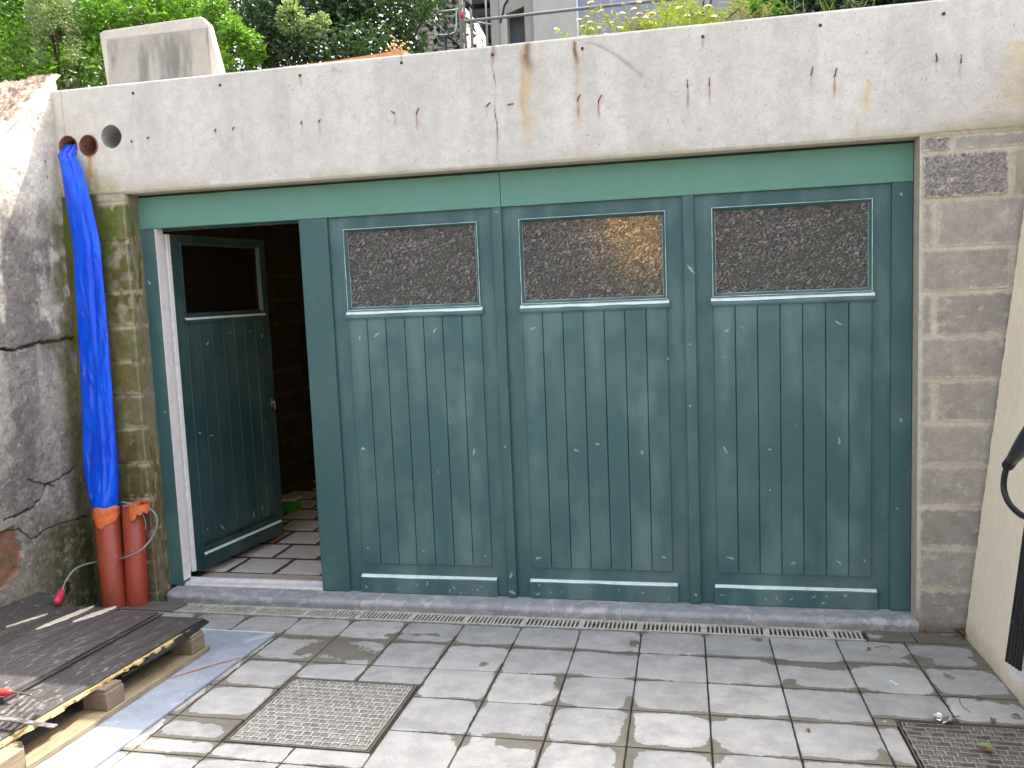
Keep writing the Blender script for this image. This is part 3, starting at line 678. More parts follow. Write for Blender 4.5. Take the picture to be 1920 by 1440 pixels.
def wall_col(P):
    y, z = UV(P); n = fbm(y, z, 3, 5, 1); n2 = fbm(y, z, 16, 5, 2); st = fbm(y*8, z*1.0, 1, 5, 3); nb = fbm(y, z, 5.5, 5, 4); ng = fbm(y, z, 45, 3, 7)
    c = np.ones(P.shape)*np.array((.60, .56, .48))*(.88+.24*n2)[..., None]
    # blackened, streaky below about 2.15 m
    m = sstep(2.28, 1.98, z+(nb-.5)*.5)*sstep(.40, .52, st*.55+nb*.45+.02)
    c = lerp3(c, (.125, .115, .110), m*.86)
    c = lerp3(c, (.24, .21, .175), sstep(2.35, 2.1, z)*sstep(.5, .62, n2)*.55)
    # below the crack: tan-grey, streaks
    lo = sstep(1.44, 1.40, z); c2 = np.ones(P.shape)*np.array((.27, .25, .225))*(.62+.75*n2)[..., None]*(.8+.4*st)[..., None]
    c2 = lerp3(c2, (.46, .42, .35), sstep(.50, .68, st)*sstep(.75, 1.35, z)*.8)
    c2 = lerp3(c2, (.13, .125, .12), sstep(.50, .62, nb)*.62)
    c2 = lerp3(c2, (.23, .215, .16), sstep(.6, .2, z)*.55)
    c = c*(1-lo[..., None]) + c2*lo[..., None]
    c = lerp3(c, (.52, .49, .43), sstep(.68, .76, ng)*.45)
    c = lerp3(c, (.07, .065, .06), sstep(.30, .24, ng)*.55*sstep(2.25, 1.9, z))
    # moss by the corner and low down
    m = sstep(-.30, -.16, y)*sstep(2.30, 2.0, z)*sstep(.36, .56, fbm(y, z, 9, 5, 9)+.10*sstep(2, 1, z)); c = lerp3(c, (.15, .14, .055), m*.8)
    m = sstep(.62, .30, z+(nb-.5)*.6)*sstep(-.62, -.35, y); c = lerp3(c, (.055, .060, .022), m*.85*sstep(.35, .5, n2+.1))
    c = lerp3(c, (.27, .26, .15), m*sstep(.56, .66, ng*.5+n2*.5)*.7)
    # fallen render showing brick
    br = inpoly(y+(n2-.5)*.02, z+(n-.5)*.02, BRK)
    rowk = np.floor(z/.065); off = (rowk % 2)*.1; bj = (np.minimum(z/.065-rowk, rowk+1-z/.065) < .10) | (np.abs(((y+off)/.2) % 1-.5) > .46)
    bc = np.where(bj[..., None], np.array((.16, .14, .11)), np.array((.26, .12, .075))*(.6+.8*n2)[..., None]); c = np.where(br[..., None], bc, c)
    for pts, w in ((CR1, .013), (CR2, .008), (CR3, .008), (CR4, .006)):
        d = polyd(y, z + (fbm(y, z, 30, 4, 13)-.5)*.03, pts); c = lerp3(c, (.035, .03, .022), sstep(w, w*.35, d+(n2-.5)*w*1.6)*.93)
    d = polyd(y, z, CR1); c = lerp3(c, (.10, .10, .035), sstep(.05, .01, d)*sstep(-.45,-.25,y)*.6)
    hd = np.hypot((y-HOLE[0])/1.2, (z-HOLE[1])/.8)+(n2-.5)*.05; c = lerp3(c, (.02, .01, .01), sstep(.055, .035, hd))
    for u, v, r in ((87,303,.014),(90,332,.012),(72,221,.006),(90,240,.004),(78,248,.004)):
        q = onX(u, v, XW); c = lerp3(c, (.22, .20, .17), sstep(r, r*.5, np.hypot(y-q[1], z-q[2])+(ng-.5)*.01)*.9)
    return c
def wall_h(P):
    y, z = UV(P); h = (fbm(y, z, 6, 5, 31)-.5)*.022 + (fbm(y, z, 40, 3, 32)-.5)*.005
    for pts, w, dd in ((CR1, .012, .018), (CR2, .008, .010), (CR4, .006, .006)): h = h - dd*sstep(w, w*.2, polyd(y, z+(fbm(y, z, 30, 4, 13)-.5)*.03, pts))
    br = inpoly(y, z, BRK); h = h - .02*br
    hd = np.hypot((y-HOLE[0])/1.2, (z-HOLE[1])/.8); return h - .05*sstep(.055, .035, hd)
def wtop(y): return 2.775 + .86*(y+.12)         # wing wall top falls towards the street
wl = empty('wing_wall', (XW-.2, -1.5, -.1)); tag(wl, 'old stained wing wall with cracks and a sloping broken top, left of the beam', 'wall')
def zcut(P):
    y = P[..., 1]; z = P[..., 2]; P = P.copy(); f = (z+.14)/2.95; P[..., 2] = -.14 + f*(wtop(y)+.14); return P
mb = grid((XW, -1.25, -.14), (0, 1.25-.06, 0), (0, 0, 2.95), 238, 590, wall_col, wall_h, (1, 0, 0), None, zcut); mb.norecalc = True
mk('face', mb, MAT['wall'], wl, smooth=True)
mb = grid((XW, -3.2, -.14), (0, 1.95, 0), (0, 0, 2.95), 78, 120, wall_col, wall_h, (1, 0, 0), None, zcut); mb.norecalc = True
mk('lower_face', mb, MAT['wall'], wl, smooth=True)
def cap_col(P):
    y, x = P[..., 1], P[..., 0]; n = fbm(x, y, 14, 5, 3); g = fbm(x, y, 60, 3, 4); c = np.ones(P.shape)*np.array((.26, .19, .14))*(.6+.8*n)[..., None]
    c = lerp3(c, (.50, .44, .34), sstep(.55, .7, g)*.7); c = lerp3(c, (.08, .06, .045), sstep(.42, .3, g)*.7); c = lerp3(c, (.58, .54, .45), sstep(-.05, 0, x-XW+.05*n)*.9); return c
mb = grid((XW-.38, -3.2, 0), (.383, 0, 0), (0, 3.18, 0), 76, 400, cap_col, None, None, None, lambda P: np.stack([P[..., 0], P[..., 1], wtop(P[..., 1])+((fbm(P[..., 0], P[..., 1], 9, 5, 8)-.45)*.07+(fbm(P[..., 0], P[..., 1], 45, 4, 18)-.5)*.03)*sstep(XW, XW-.03, P[..., 0])+.02*sstep(-.2,-.02,P[...,1])*0], -1)); mb.norecalc = True
mk('broken_top', mb, MAT['wall'], wl, smooth=True)
mb = MB(); mb.tint = (.3, .27, .22); mb.prism([(-3.2, -.14), (-.02, -.14), (-.02, wtop(-.02)-.06), (-3.2, wtop(-3.2)-.06)], XW-.40, XW-.03, 'x'); mk('core', mb, MAT['wall'], wl)

# ---- cream rendered wall on the right (leans outwards a little)
def cx(z): return 3.755+.11*z
def cream():
    def cc(P):
        y, z = P[..., 1], P[..., 2]; n = fbm(y, z, 3, 5, 4); n2 = fbm(y, z, 30, 3, 5)
        c = np.ones(P.shape)*np.array((.83, .72, .53))*(.98+.04*n)[..., None]; 
        ed = (-.118 - y) ; c = lerp3(c, (.62, .58, .50), sstep(.02, .0, ed)*.5)
        c = lerp3(c, (.46, .39, .26), sstep(.10, .0, z-gz(y)+(n-.5)*.10+(n2-.5)*.05)*.6); c = lerp3(c, (.70, .58, .40), sstep(.55, .7, n)*.3)
        return c
    def sn(P):
        y, z = P[..., 1].copy(), P[..., 2]; f = (y+5)/4.886
        edge = -.114 - .018*(fbm(z, z*0, 22, 4, 6)) - .012*(fbm(z, z*0, 90, 2, 7)); y = -5 + f*(5+edge); x = cx(z) + .0*y
        x = x + sstep(.02, 0, edge-y)*.006 + (fbm(y, z, 7, 4, 8)-.5)*.0012; return np.stack([x, y, z], -1)
    mb = grid((3.755, -5, -.12), (0, 4.886, 0), (0, 0, 2.6), 600, 300, cc, None, None, None, sn); mb.norecalc = True
    e = empty('rendered_wall', (3.95, -2.5, -.1)); tag(e, 'smooth cream rendered side wall with a ragged edge over the grey blocks', 'wall')
    mk('render_face', mb, MAT['render'], e, smooth=True)
    mb = MB(); mb.tint = (.62, .56, .44)
    a = (3.74, 2.6)
    vs = []
    for y in (-5, -.128):
        for x, z in ((cx(-.12)+.008, -.12), (cx(2.48)+.008, 2.48), (cx(2.48)+.3, 2.48), (cx(-.12)+.5, -.12)): vs.append((x, y, z))
    mb.add(vs, [(0,1,2,3), (7,6,5,4), (0,4,5,1), (1,5,6,2), (2,6,7,3), (3,7,4,0)]); mk('core', mb, MAT['render'], e)
cream()

# ================================================================== THE GREEN DOORS
D = empty('garage_door', (1.57, 0, 0)); tag(D, 'wide green timber garage door front with one leaf standing open', 'garage door')
ZH = 2.010
P_, LF = MAT['postpaint'], MAT['leafpaint']
def part(name, mb, mat, bevel=.0025, parent=D, **k): return mk(name, mb, mat, parent, bevel=bevel, **k)
part('header_board', MB().box(-.408, 1.6385, -.002, .045, ZH, 2.179), MAT['headpaint'], .003)
part('header_board', MB().box(1.6405, XR-.002, -.002, .045, ZH, 2.180), MAT['headpaint'], .003)
def post(name, x0, x1, y0=0., z0=.0015, z1=ZH-.001, dabs=(), mat=P_):
    mb = MB().box(x0, x1, y0, .07, z0, z1)
    if dabs:
        d = mb; d.mi = 1
        for (x, z, r, k) in dabs: blot(d, x, y0-.0004, z, r, k)
    return part(name, mb, [mat, MAT['filler']])
def blot(mb, x, y, z, r, k=1.6, a=None):
    a = rnd.uniform(-1.2, 1.2) if a is None else a
    A1 = (math.cos(a), 0, math.sin(a)); A2 = (-math.sin(a), 0, math.cos(a)); mb.disc((x, y, z), r, tuple(c*k for c in A1), tuple(c/k for c in A2), 12, .35)
post('post', -.409, -.302, dabs=[(-.36, 1.72, .011, 1.3), (-.33, 1.0, .005, 1.2)])
post('post', .549, .708)
post('mullion', 1.592, 1.640, -.006, dabs=[(1.615, 1.985, .006, 1), (1.612, .12, .010, 1.6), (1.616, .03, .012, 1.6), (1.61, .8, .006, 1)])
post('mullion', 2.527, 2.579, -.006, dabs=[(2.553, .05, .007, 1.2), (2.56, 1.66, .012, 2), (2.545, 1.0, .006, 1), (2.55, 1.3, .005, 1.5)])
post('post', 3.461, XR-.003, dabs=[(3.50, 1.955, .008, 1), (3.505, .92, .008, 1.3), (3.49, .5, .005, 1.3)])
part('gap_blackout', MB().box(-.385, XR-.001, .006, .05, 2.1805, 2.1870), MAT['black'], 0)  # black strip added to block leaking lamp light and darken the header gap
# white liner on the inside of the left post and behind the frame
part('jamb_liner', MB().box(-.3015, -.298, .002, .07, .03, ZH-.002), MAT['white'], 0)
part('rebate', MB().box(-.30, .552, .07, .09, ZH-.012, ZH+.06), MAT['shadepaint'])
# threshold
part('threshold', MB().box(-.300, .548, .012, .060, .0, .016).box(-.300, .548, .060, .075, .0, .030).box(-.300, .548, .001, .0115, .0, .006), MAT['alu'], .001)

def leaf_bits(L, W_, mats, x_in, pane_mat, dz0, dz1, planks=7, seed=1, dabs=True, worn=1.0):
    """children of leaf L in its local frame: x along the leaf, y into the leaf (front at 0), z up"""
    r = random.Random(seed)
    paint, planksm = mats
    wx0, wx1 = x_in, W_-x_in
    Lk = dict(local=True)
    # window moulding: sloped frame
    z0, z1 = 1.523, 1.946
    mb = MB(); t = .018
    def frame(a, b, c, d, wv, yo, yi):
        out = [(a, c), (b, c), (b, d), (a, d)]; inn = [(a+wv, c+wv), (b-wv, c+wv), (b-wv, d-wv), (a+wv, d-wv)]
        vs = [(x, yo, z) for x, z in out] + [(x, yo, z) for x, z in [(a+.005, c+.005), (b-.005, c+.005), (b-.005, d-.005), (a+.005, d-.005)]] + [(x, yi, z) for x, z in inn] + [(x, yo+.022, z) for x, z in out]
        f = []
        for k in range(4):
            n = (k+1) % 4; f += [(k, n, 4+n, 4+k), (4+k, 4+n, 8+n, 8+k), (12+k, 12+n, n, k)]
        return vs, f
    vs, f = frame(wx0, wx1, z0, z1, t, -.012, .010); mb.add(vs, f)
    # pale worn arrises
    w = mb; w.mi = 1
    def strip(p, q, wd, n=14):
        p, q = Vector(p), Vector(q); d = q-p; up = Vector((0, 0, 1)) if abs(d.x) > abs(d.z) else Vector((1, 0, 0)); vs = []
        for i in range(n+1):
            b = p.lerp(q, i/n); h = wd*(.35+.65*r.random()); vs += [b-up*h*.5, b+up*h*.5]
        w.add(vs, [(2*i, 2*i+2, 2*i+3, 2*i+1) for i in range(n)])
    e = .0030*worn
    if worn:
        for a_, b_ in (((wx0, z1-.0015), (wx1, z1-.0015)), ((wx0, z0+.0015), (wx1, z0+.0015)), ((wx0+.0015, z0), (wx0+.0015, z1)), ((wx1-.0015, z0), (wx1-.0015, z1))):
            strip((a_[0], -.0128, a_[1]), (b_[0], -.0128, b_[1]), e)
        for a_, b_ in (((wx0+t, z0+t-.002), (wx1-t, z0+t-.002)), ((wx0+t-.002, z0+t), (wx0+t-.002, z1-t)), ((wx1-t+.002, z0+t), (wx1-t+.002, z1-t))):
            strip((a_[0], .0062, a_[1]), (b_[0], .0062, b_[1]), e*.7)
    mk('window_frame', w, [paint, MAT['primer']], L, **Lk)
    mb = MB(); mb.box(wx0+t-.003, wx1-t+.003, .0102, .0155, z0+t-.003, z1-t+.003); mk('pane', mb, pane_mat, L, **Lk)
    # drip moulding
    mb = MB(); a, b = wx0-.012, wx1+.014
    pr = [(.02, 1.477), (-.016, 1.477), (-.022, 1.487), (-.020, 1.497), (-.010, 1.513), (.0, 1.519), (.02, 1.519)]
    mb.prism(pr, a, b, 'x')
    w = mb; w.mi = 1; n = 30; vs = []
    for i in range(n+1):
        x = a+.004+(b-a-.008)*i/n; ff = .55+.4*float(fbm(np.array(x*1.), np.array(seed*3.), 9, 2, seed)); vs += [(x, -.0002, 1.5200), (x, -.0106-.0*ff, 1.5138), (x, -.0106-.0095*ff-.0008, 1.5138-.0158*ff+.0006)]
    if worn: w.add(vs, [q for i in range(n) for q in ((3*i, 3*i+1, 3*i+4, 3*i+3), (3*i+1, 3*i+2, 3*i+5, 3*i+4))])
    mk('drip_moulding', w, [paint, MAT['primer']], L, **Lk)
    # planks
    pz0, pz1 = dz0, 1.477; pw = (wx1-wx0)/planks; mb = MB()
    for i in range(planks):
        x0 = wx0+i*pw; g = .0010; c = .0024
        poly = [(x0+g, .012), (x0+g, -.006), (x0+g+c, -.010), (x0+pw-g-c, -.010), (x0+pw-g, -.006), (x0+pw-g, .012)]
        yo = r.uniform(-.0008, .0008); mb.prism([(p, q+yo) for p, q in poly], pz0+r.uniform(-.0008, .0008), pz1, 'z')
    if dabs:
        d = mb; d.mi = 1
        for zz, zr in ((pz0+.065, .03), (pz0+.055+.58, .05), (1.38, .05)):
            for i in range(planks):
                if r.random() < .45: blotr(d, wx0+(i+.5)*pw+r.uniform(-.02, .02), -.0114, zz+r.uniform(-zr, zr)*.6, r.uniform(.005, .0105), r.uniform(1.1, 2.2), r)
        for _ in range(3): blotr(d, r.uniform(wx0, wx1), -.0114, r.uniform(pz0, pz1), r.uniform(.002, .005), r.uniform(1, 3.), r)
    mk('plank_panel', mb, [planksm, MAT['filler']], L, **Lk)
    # kick board
    mb = MB(); a, b = wx0-.014, wx1+.024; pr = [(.0, dz1), (-.020, dz1), (-.020, dz1+.082), (-.015, dz1+.090), (.0, dz1+.096)]
    mb.prism(pr, a, b, 'x')
    if worn:
        w = mb; w.mi = 1; n = 30; vs = []
        for i in range(n+1):
            x = a+.002+(b-a-.004)*i/n; ff = .8+.5*float(fbm(np.array(x), np.array(seed*5.), 7, 2, seed)); 
            ff = max(.15, 1.5*(ff-.75)); vs += [(x, -.0002, dz1+.0964), (x, -.0152, dz1+.0906), (x, -.0152-.0054*min(1, ff), dz1+.0906-.0083*min(1, ff)), (x, -.0156-.0054*min(1, ff), dz1+.0900-.0090*min(1, ff)-.004*ff)]
        w.add(vs, [(4*i+k, 4*i+k+1, 4*i+5+k, 4*i+4+k) for i in range(n) for k in range(3)])
        d = mb; d.mi = 2
        for _ in range(9): blotr(d, r.uniform(a+.02, b-.02), -.0208, dz1+r.uniform(.012, .070), r.uniform(.004, .008), r.uniform(1.2, 2.), r)
    mk('kick_board', mb, [paint, MAT['primer'], MAT['filler']], L, **Lk)
def blotr(mb, x, y, z, r_, k, r):
    a = r.uniform(-1.5, 1.5)
    mb.disc((x, y, z), r_, (math.cos(a)*k, 0, math.sin(a)*k), (-math.sin(a)/k, 0, math.cos(a)/k), 12, .4)
def stile_frame(W_, x_in, z0, z1, th=.04):
    mb = MB(); t = x_in+.012; wz0, wz1 = 1.530, 1.94
    mb.box(0, t, 0, th, z0, z1); mb.box(W_-t, W_, 0, th, z0, z1)
    mb.box(t, W_-t, 0, th, wz1, z1); mb.box(t, W_-t, 0, th, 1.45, wz0); mb.box(t, W_-t, .012, th, z0+.10, 1.45); mb.box(t, W_-t, 0, th, z0, .17)
    return mb
for i, (x0, x1) in enumerate([(.709, 1.5915), (1.6405, 2.5265), (2.5795, 3.4605)]):
    W_ = x1-x0; xin = (W_-.722)/2 + .001
    mb = stile_frame(W_, xin, .001, ZH-.001)
    L = mk('door_leaf', mb, LF, D, local=True, loc=(x0-1.57, .020, 0)); L['label'] = ['closed leaf beside the wide post', 'middle closed leaf with a golden glow in its pane', 'closed leaf beside the right post'][i]
    leaf_bits(L, W_, (LF, LF), xin, MAT['glass'], .162, .001, 7, 11+i*5)
# open leaf
HX, HY, ANG = -.300, .030, math.radians(81.5)
W_ = .94
mb = MB(); off = .088; dp = MAT['shadepaint']
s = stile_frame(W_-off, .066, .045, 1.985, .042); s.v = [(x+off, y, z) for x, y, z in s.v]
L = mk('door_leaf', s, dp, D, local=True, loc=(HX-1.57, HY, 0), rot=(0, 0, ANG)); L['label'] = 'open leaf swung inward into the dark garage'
mb = MB(); mb.mi = 0; mb.box(.004, .030, .016, .042, .045, 1.985); mb.box(.0302, .062, .009, .042, .060, 1.985); mb.mi = 1; mb.box(.0622, .0878, .002, .042, .052, 1.985)
mb.mi = 0; mb.box(.0015, .0038, .020, .04, .06, 1.985)
mk('white_edge_profile', mb, [MAT['white2'], MAT['white']], L, local=True, bevel=.0015)
tmp = bpy.data.objects.new('sub', None)
def open_bits():
    # reuse leaf_bits by building on a shifted frame
    before = set(bpy.data.objects)
    leaf_bits(L, W_-off, (dp, dp), .066, MAT['glassopen'], .20, .05, 7, 41, dabs=True, worn=0)
    for o in set(bpy.data.objects)-before: o.location.x += off
open_bits(); bpy.data.objects.remove(tmp)
mb = MB()
mb.prism([(-.021, 1.5145-.012), (-.012, 1.5145), (-.008, 1.5155), (-.020, 1.5035)], off+.056, W_-.055, 'x'); mk('worn_top', mb, MAT['primer'], L, local=True)
mb = MB(); mb.prism([(-.0212, .130), (-.0158, .1408), (-.012, .1420), (-.0205, .131)], off+.056, W_-.045, 'x'); mk('worn_top', mb, MAT['primer'], L, local=True)
mb = MB(); mb.tube([(W_-.035, -.004, .93), (W_-.035, -.022, .93)], .009, 10); mb.tube([(W_-.035, -.02, .932), (W_-.035, -.024, .90), (W_-.035, -.022, .885)], .004, 6); mb.box(W_-.045, W_-.025, -.003, 0, .90, .96)
mk('lock', mb, MAT['zinc'], L, local=True)
for zz in (1.80, .93, .14):
    mb = MB(); mb.tube([(-.008, .012, zz-.035), (-.008, .012, zz+.035)], .007, 10); mb.box(-.022, .008, .012, .016, zz-.035, zz+.035); mk('hinge', mb, MAT['white'], L, local=True)

# ================================================================== GARAGE INSIDE
def room():
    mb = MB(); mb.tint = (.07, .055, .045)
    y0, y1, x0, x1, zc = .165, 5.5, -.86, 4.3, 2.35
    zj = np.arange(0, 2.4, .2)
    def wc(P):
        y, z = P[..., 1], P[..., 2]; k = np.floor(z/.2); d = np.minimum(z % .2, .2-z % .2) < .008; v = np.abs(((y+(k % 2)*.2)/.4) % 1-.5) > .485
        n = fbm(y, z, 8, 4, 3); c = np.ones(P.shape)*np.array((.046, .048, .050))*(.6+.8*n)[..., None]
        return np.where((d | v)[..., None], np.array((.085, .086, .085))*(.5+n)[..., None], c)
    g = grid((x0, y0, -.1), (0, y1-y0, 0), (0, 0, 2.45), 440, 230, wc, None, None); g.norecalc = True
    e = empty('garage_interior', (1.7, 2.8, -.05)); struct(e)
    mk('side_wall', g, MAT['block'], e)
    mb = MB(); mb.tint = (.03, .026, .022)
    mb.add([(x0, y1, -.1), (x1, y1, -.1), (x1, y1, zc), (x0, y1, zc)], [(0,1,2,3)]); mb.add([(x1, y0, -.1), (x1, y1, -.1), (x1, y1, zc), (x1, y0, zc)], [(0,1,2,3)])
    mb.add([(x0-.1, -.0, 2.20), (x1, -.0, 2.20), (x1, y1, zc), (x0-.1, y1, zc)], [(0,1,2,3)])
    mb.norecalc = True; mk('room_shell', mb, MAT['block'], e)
    mb = MB(); mb.tint = (.13, .12, .11); mb.add([(x0-.1, .02, 2.188), (x1, .02, 2.188), (x1, .16, 2.188), (x0-.1, .16, 2.188)], [(0,1,2,3)]); mb.box(XL-.2, XL, .16, .17, -.1, 2.35)
    mb.box(XR, x1, .16, .17, -.1, 2.35); mk('opening_trim', mb, MAT['block'], e)
    return e
room()
fl = MB(); bx0 = -.86
fl.tint = (.5, .0, 1)
def pv(x0, x1, y0, y1):
    o = len(fl.v); n = 8; vs = []; 
    A, B = np.meshgrid(np.linspace(0, 1, n), np.linspace(0, 1, n), indexing='ij'); X = x0+(x1-x0)*A; Y = y0+(y1-y0)*B
    ed = np.minimum(np.minimum(A, 1-A), np.minimum(B, 1-B)); jx = (fbm(X, Y, 25, 3, 3)-.5)*.016*(ed < .01); Z = -.003*(ed < .01)+rnd.uniform(-.0015, .0015)+0*X
    t = rnd.random(); fl.v += [tuple(p) for p in np.stack([X+jx, Y+jx, Z], -1).reshape(-1, 3).tolist()]; q_ = (.50+.14*t); fl.c += [(q_, q_*.98, q_*.94)]*(n*n)
    for i in range(n-1):
        for j in range(n-1): fl.f.append((o+i*n+j, o+(i+1)*n+j, o+(i+1)*n+j+1, o+i*n+j+1)); fl.m.append(0)
for k in range(17):
    y0 = .245+k*.30
    for n_ in range(-2, 14):
        x0 = -.08+n_*.30+(k % 2)*.14-.4
        if x0 < -.84 or x0 > 4.0: continue
        pv(x0+.014, x0+.286, y0+.016, y0+.284)
fl.norecalc = True
struct(mk('garage_floor', fl, MAT['block'], loc=(0, 0, 0)))
mb = MB(); mb.box(-.86, 4.3, .161, 5.5, -.1, -.006); struct(mk('garage_floor_bed', mb, MAT['joint'], loc=(0, 0, -.1)))
mb = MB(); mb.tint = (.42, .40, .34); mb.box(-.30, .548, .078, .245, -.05, -.002); struct(mk('garage_entry_mortar', mb, MAT['block']))
# tub
t = empty('storage_tub', (-.47, 1.66, 0)); tag(t, 'small green tub with a pale grey lid on the garage floor', 'tub')
mb = MB(); mb.box(-.56, -.40, 1.60, 1.72, 0, .085); mk('tub_body', mb, MAT['greenlid'], t, bevel=.012)
mb = MB(); mb.box(-.566, -.394, 1.594, 1.726, .0855, .115); mk('lid', mb, MAT['tublid'], t, bevel=.01)
mb = MB(); mb.box(-.60, -.32, 2.62, 2.85, .0, .02).box(-.56, -.30, 2.60, 2.8, .0205, .035); o = mk('cardboard_offcut', mb, MAT['brd_pale'], bevel=.003); tag(o, 'pale flat offcuts lying further back on the garage floor', 'offcuts')
mb = MB(); mb.box(-.36, -.30, 2.10, 2.22, .0, .04); o = mk('rubble_chunk', mb, MAT['black'], bevel=.012); tag(o, 'small black lump on the garage floor near the doorway', 'chunk')
# warm lamp glowing behind the middle pane
p = onY(1195, 440, .55)
t = empty('work_lamp', tuple(p)); tag(t, 'warm lit lamp seen as a golden glow through the middle pane', 'lamp')
mb = MB(); n = 14
for i in range(9):
    th = math.pi*i/8
    for k in range(n): mb.v.append((p[0]+.085*math.sin(th)*math.cos(2*math.pi*k/n), p[1]+.085*math.sin(th)*math.sin(2*math.pi*k/n), p[2]+.085*math.cos(th))); mb.c.append((1, 1, 1))
for i in range(8):
    for k in range(n): mb.f.append((i*n+k, i*n+(k+1) % n, (i+1)*n+(k+1) % n, (i+1)*n+k)); mb.m.append(0)
ml = NM('lamp_glow'); ml.col((.8, .5, .1)); ml.b.inputs['Emission Color'].default_value = (1, .55, .08, 1); ml.b.inputs['Emission Strength'].default_value = 20
mk('bulb', mb, ml.m, t, smooth=True)
mb = MB(); mb.tube([(p[0], p[1], p[2]+.05), (p[0], p[1], 2.25)], .006, 6); mk('hanging_cord', mb, MAT['black'], t)

# ================================================================== LEFT CORNER: sheath, pipes, cable
mb = MB(); n = 72; prof = []
cz = [2.475, 2.44, 2.415, 2.38, 2.30, 2.15, 1.95, 1.6, 1.2, .9, .72, .62, .55, .50]
cxs = [-.700, -.702, -.702, -.672, -.648, -.620, -.592, -.592, -.597, -.603, -.608, -.602, -.594, -.588]
cw = [.050, .052, .053, .056, .066, .076, .0815, .088, .093, .100, .104, .090, .074, .069]
cd = [.006, .009, .011, .012, .013, .014, .015, .016, .019, .028, .042, .058, .064, .067]
cyv = [-.085, -.108, -.135, -.155, -.165, -.175, -.180, -.188, -.196, -.205, -.21, -.215, -.22, -.22]
zz = np.concatenate([np.linspace(2.475, 2.38, 12, endpoint=False), np.linspace(2.38, .5, 190)])
def ip(a): return np.interp(-zz, -np.array(cz), np.array(a))
X, Wd, Dp, Yc = ip(cxs), ip(cw), ip(cd), ip(cyv)
vs = []
for i, z in enumerate(zz):
    for k in range(n):
        a = 2*math.pi*k/n; ca, sa = math.cos(a), math.sin(a)
        q = abs(ca)**.8*(1 if ca > 0 else -1)
        wr = .007*(float(fbm(np.array(a*1.4+3*math.sin(z*2)), np.array(z*3.2), 1.6, 4, 5))-.5) + .003*math.sin(a*3+z*3+1*math.sin(z*3))
        wr += .0015*(float(vnoise(np.array(a*1.5+z*3), np.array(z*14), 8))-.5)
        wr += .010*max(0, 1-abs(a-4.35-.25*math.sin(z*2.1))/.16)*(.5+.5*math.sin(z*2+1)) + .008*max(0, 1-abs(a-5.1-.3*math.sin(z*1.7+2))/.14) - .007*max(0, 1-abs(a-4.75+.3*math.sin(z*2.6))/.2)
        f = 1 if z > .56 else .2
        vs.append((X[i]+Wd[i]*q, Yc[i]+(Dp[i]*sa-(wr*f if sa < 0 else 0)), z))
mb.add(vs, [(i*n+k, i*n+(k+1) % n, (i+1)*n+(k+1) % n, (i+1)*n+k) for i in range(len(zz)-1) for k in range(n)])
o = mk('plastic_sheath', mb, MAT['blue'], smooth=True, loc=(-.6, -.2, .5)); tag(o, 'glossy blue flat plastic sheath hanging from a pipe outlet to the orange pipe', 'sheath')
def pipe(x, y, r, z0, z1, dx, label):
    t = empty('drain_pipe', (x, y, z0)); tag(t, label, 'pipe')
    mb = MB(); n = 32
    pr = [(r, z0), (r, z1-.0), (r-.004, z1), (r-.004, z0+.05)]
    vs = [(x+dx*(z-z1)/(z1-z0)*-1+q*math.cos(2*math.pi*k/n), y+q*math.sin(2*math.pi*k/n), z) for q, z in pr for k in range(n)]
    mb.add(vs, [(a*n+k, a*n+(k+1) % n, (a+1)*n+(k+1) % n, (a+1)*n+k) for a in range(3) for k in range(n)])
    mk('pipe_wall', mb, MAT['orange'], t, smooth=True)
    return t
t = pipe(-.587, -.222, .066, -.10, .515, .0, 'thick orange drain pipe taped to the blue sheath')
mb = MB(); n = 40; vs = []
for j in range(5):
    for k in range(n):
        a = 2*math.pi*k/n; zt = .522 - .004*math.sin(a*5); zb = .435+.022*math.sin(a*2+1.2)+.007*math.sin(a*5)+.004*math.sin(a*11+1); z = zt+(zb-zt)*j/4; r = .0675+.0008*rnd.random()+(.002 if j in (1, 3) else 0)
        vs.append((-.587+r*math.cos(a), -.222+r*math.sin(a), z))
mb.add(vs, [(a*n+k, a*n+(k+1) % n, (a+1)*n+(k+1) % n, (a+1)*n+k) for a in range(4) for k in range(n)]); mk('orange_tape', mb, MAT['tape'], t)
t2 = pipe(-.450, -.180, .057, -.10, .520, -.032, 'shorter orange drain pipe standing behind the taped one against the mossy pier')
mb = MB(); vs = []
for j in range(4):
    for k in range(n):
        a = 2*math.pi*k/n; zt = .524; zb = .475-.03*(math.sin(a+.8) < -.3)+.008*math.sin(a*9); z = zt+(zb-zt)*j/3; r = .0582+.0010*rnd.random(); cxp = -.442-.032*(.52-z)/.62*-1-.0*0 + .032*(-1)*0
        vs.append((-.450+.032*(z+.10)/.62+r*math.cos(a), -.180+r*math.sin(a), z))
mb.add(vs, [(a*n+k, a*n+(k+1) % n, (a+1)*n+(k+1) % n, (a+1)*n+k) for a in range(3) for k in range(n)]); mk('orange_tape', mb, MAT['tape'], t2)
def spline(pts, m=8):
    out = []; P = [Vector(p) for p in pts]; P = [P[0]*2-P[1]]+P+[P[-1]*2-P[-2]]
    for i in range(1, len(P)-2):
        for k in range(m):
            t = k/m; a, b, c, d = P[i-1:i+3]; out.append(.5*((2*b)+(-a+c)*t+(2*a-5*b+4*c-d)*t*t+(-a+3*b-3*c+d)*t**3))
    out.append(P[-2]); return out
c = empty('power_cable', tuple(onX(107, 1125, -.69))); tag(c, 'grey cable looping behind the orange pipes with a pink coiled plug', 'cable')
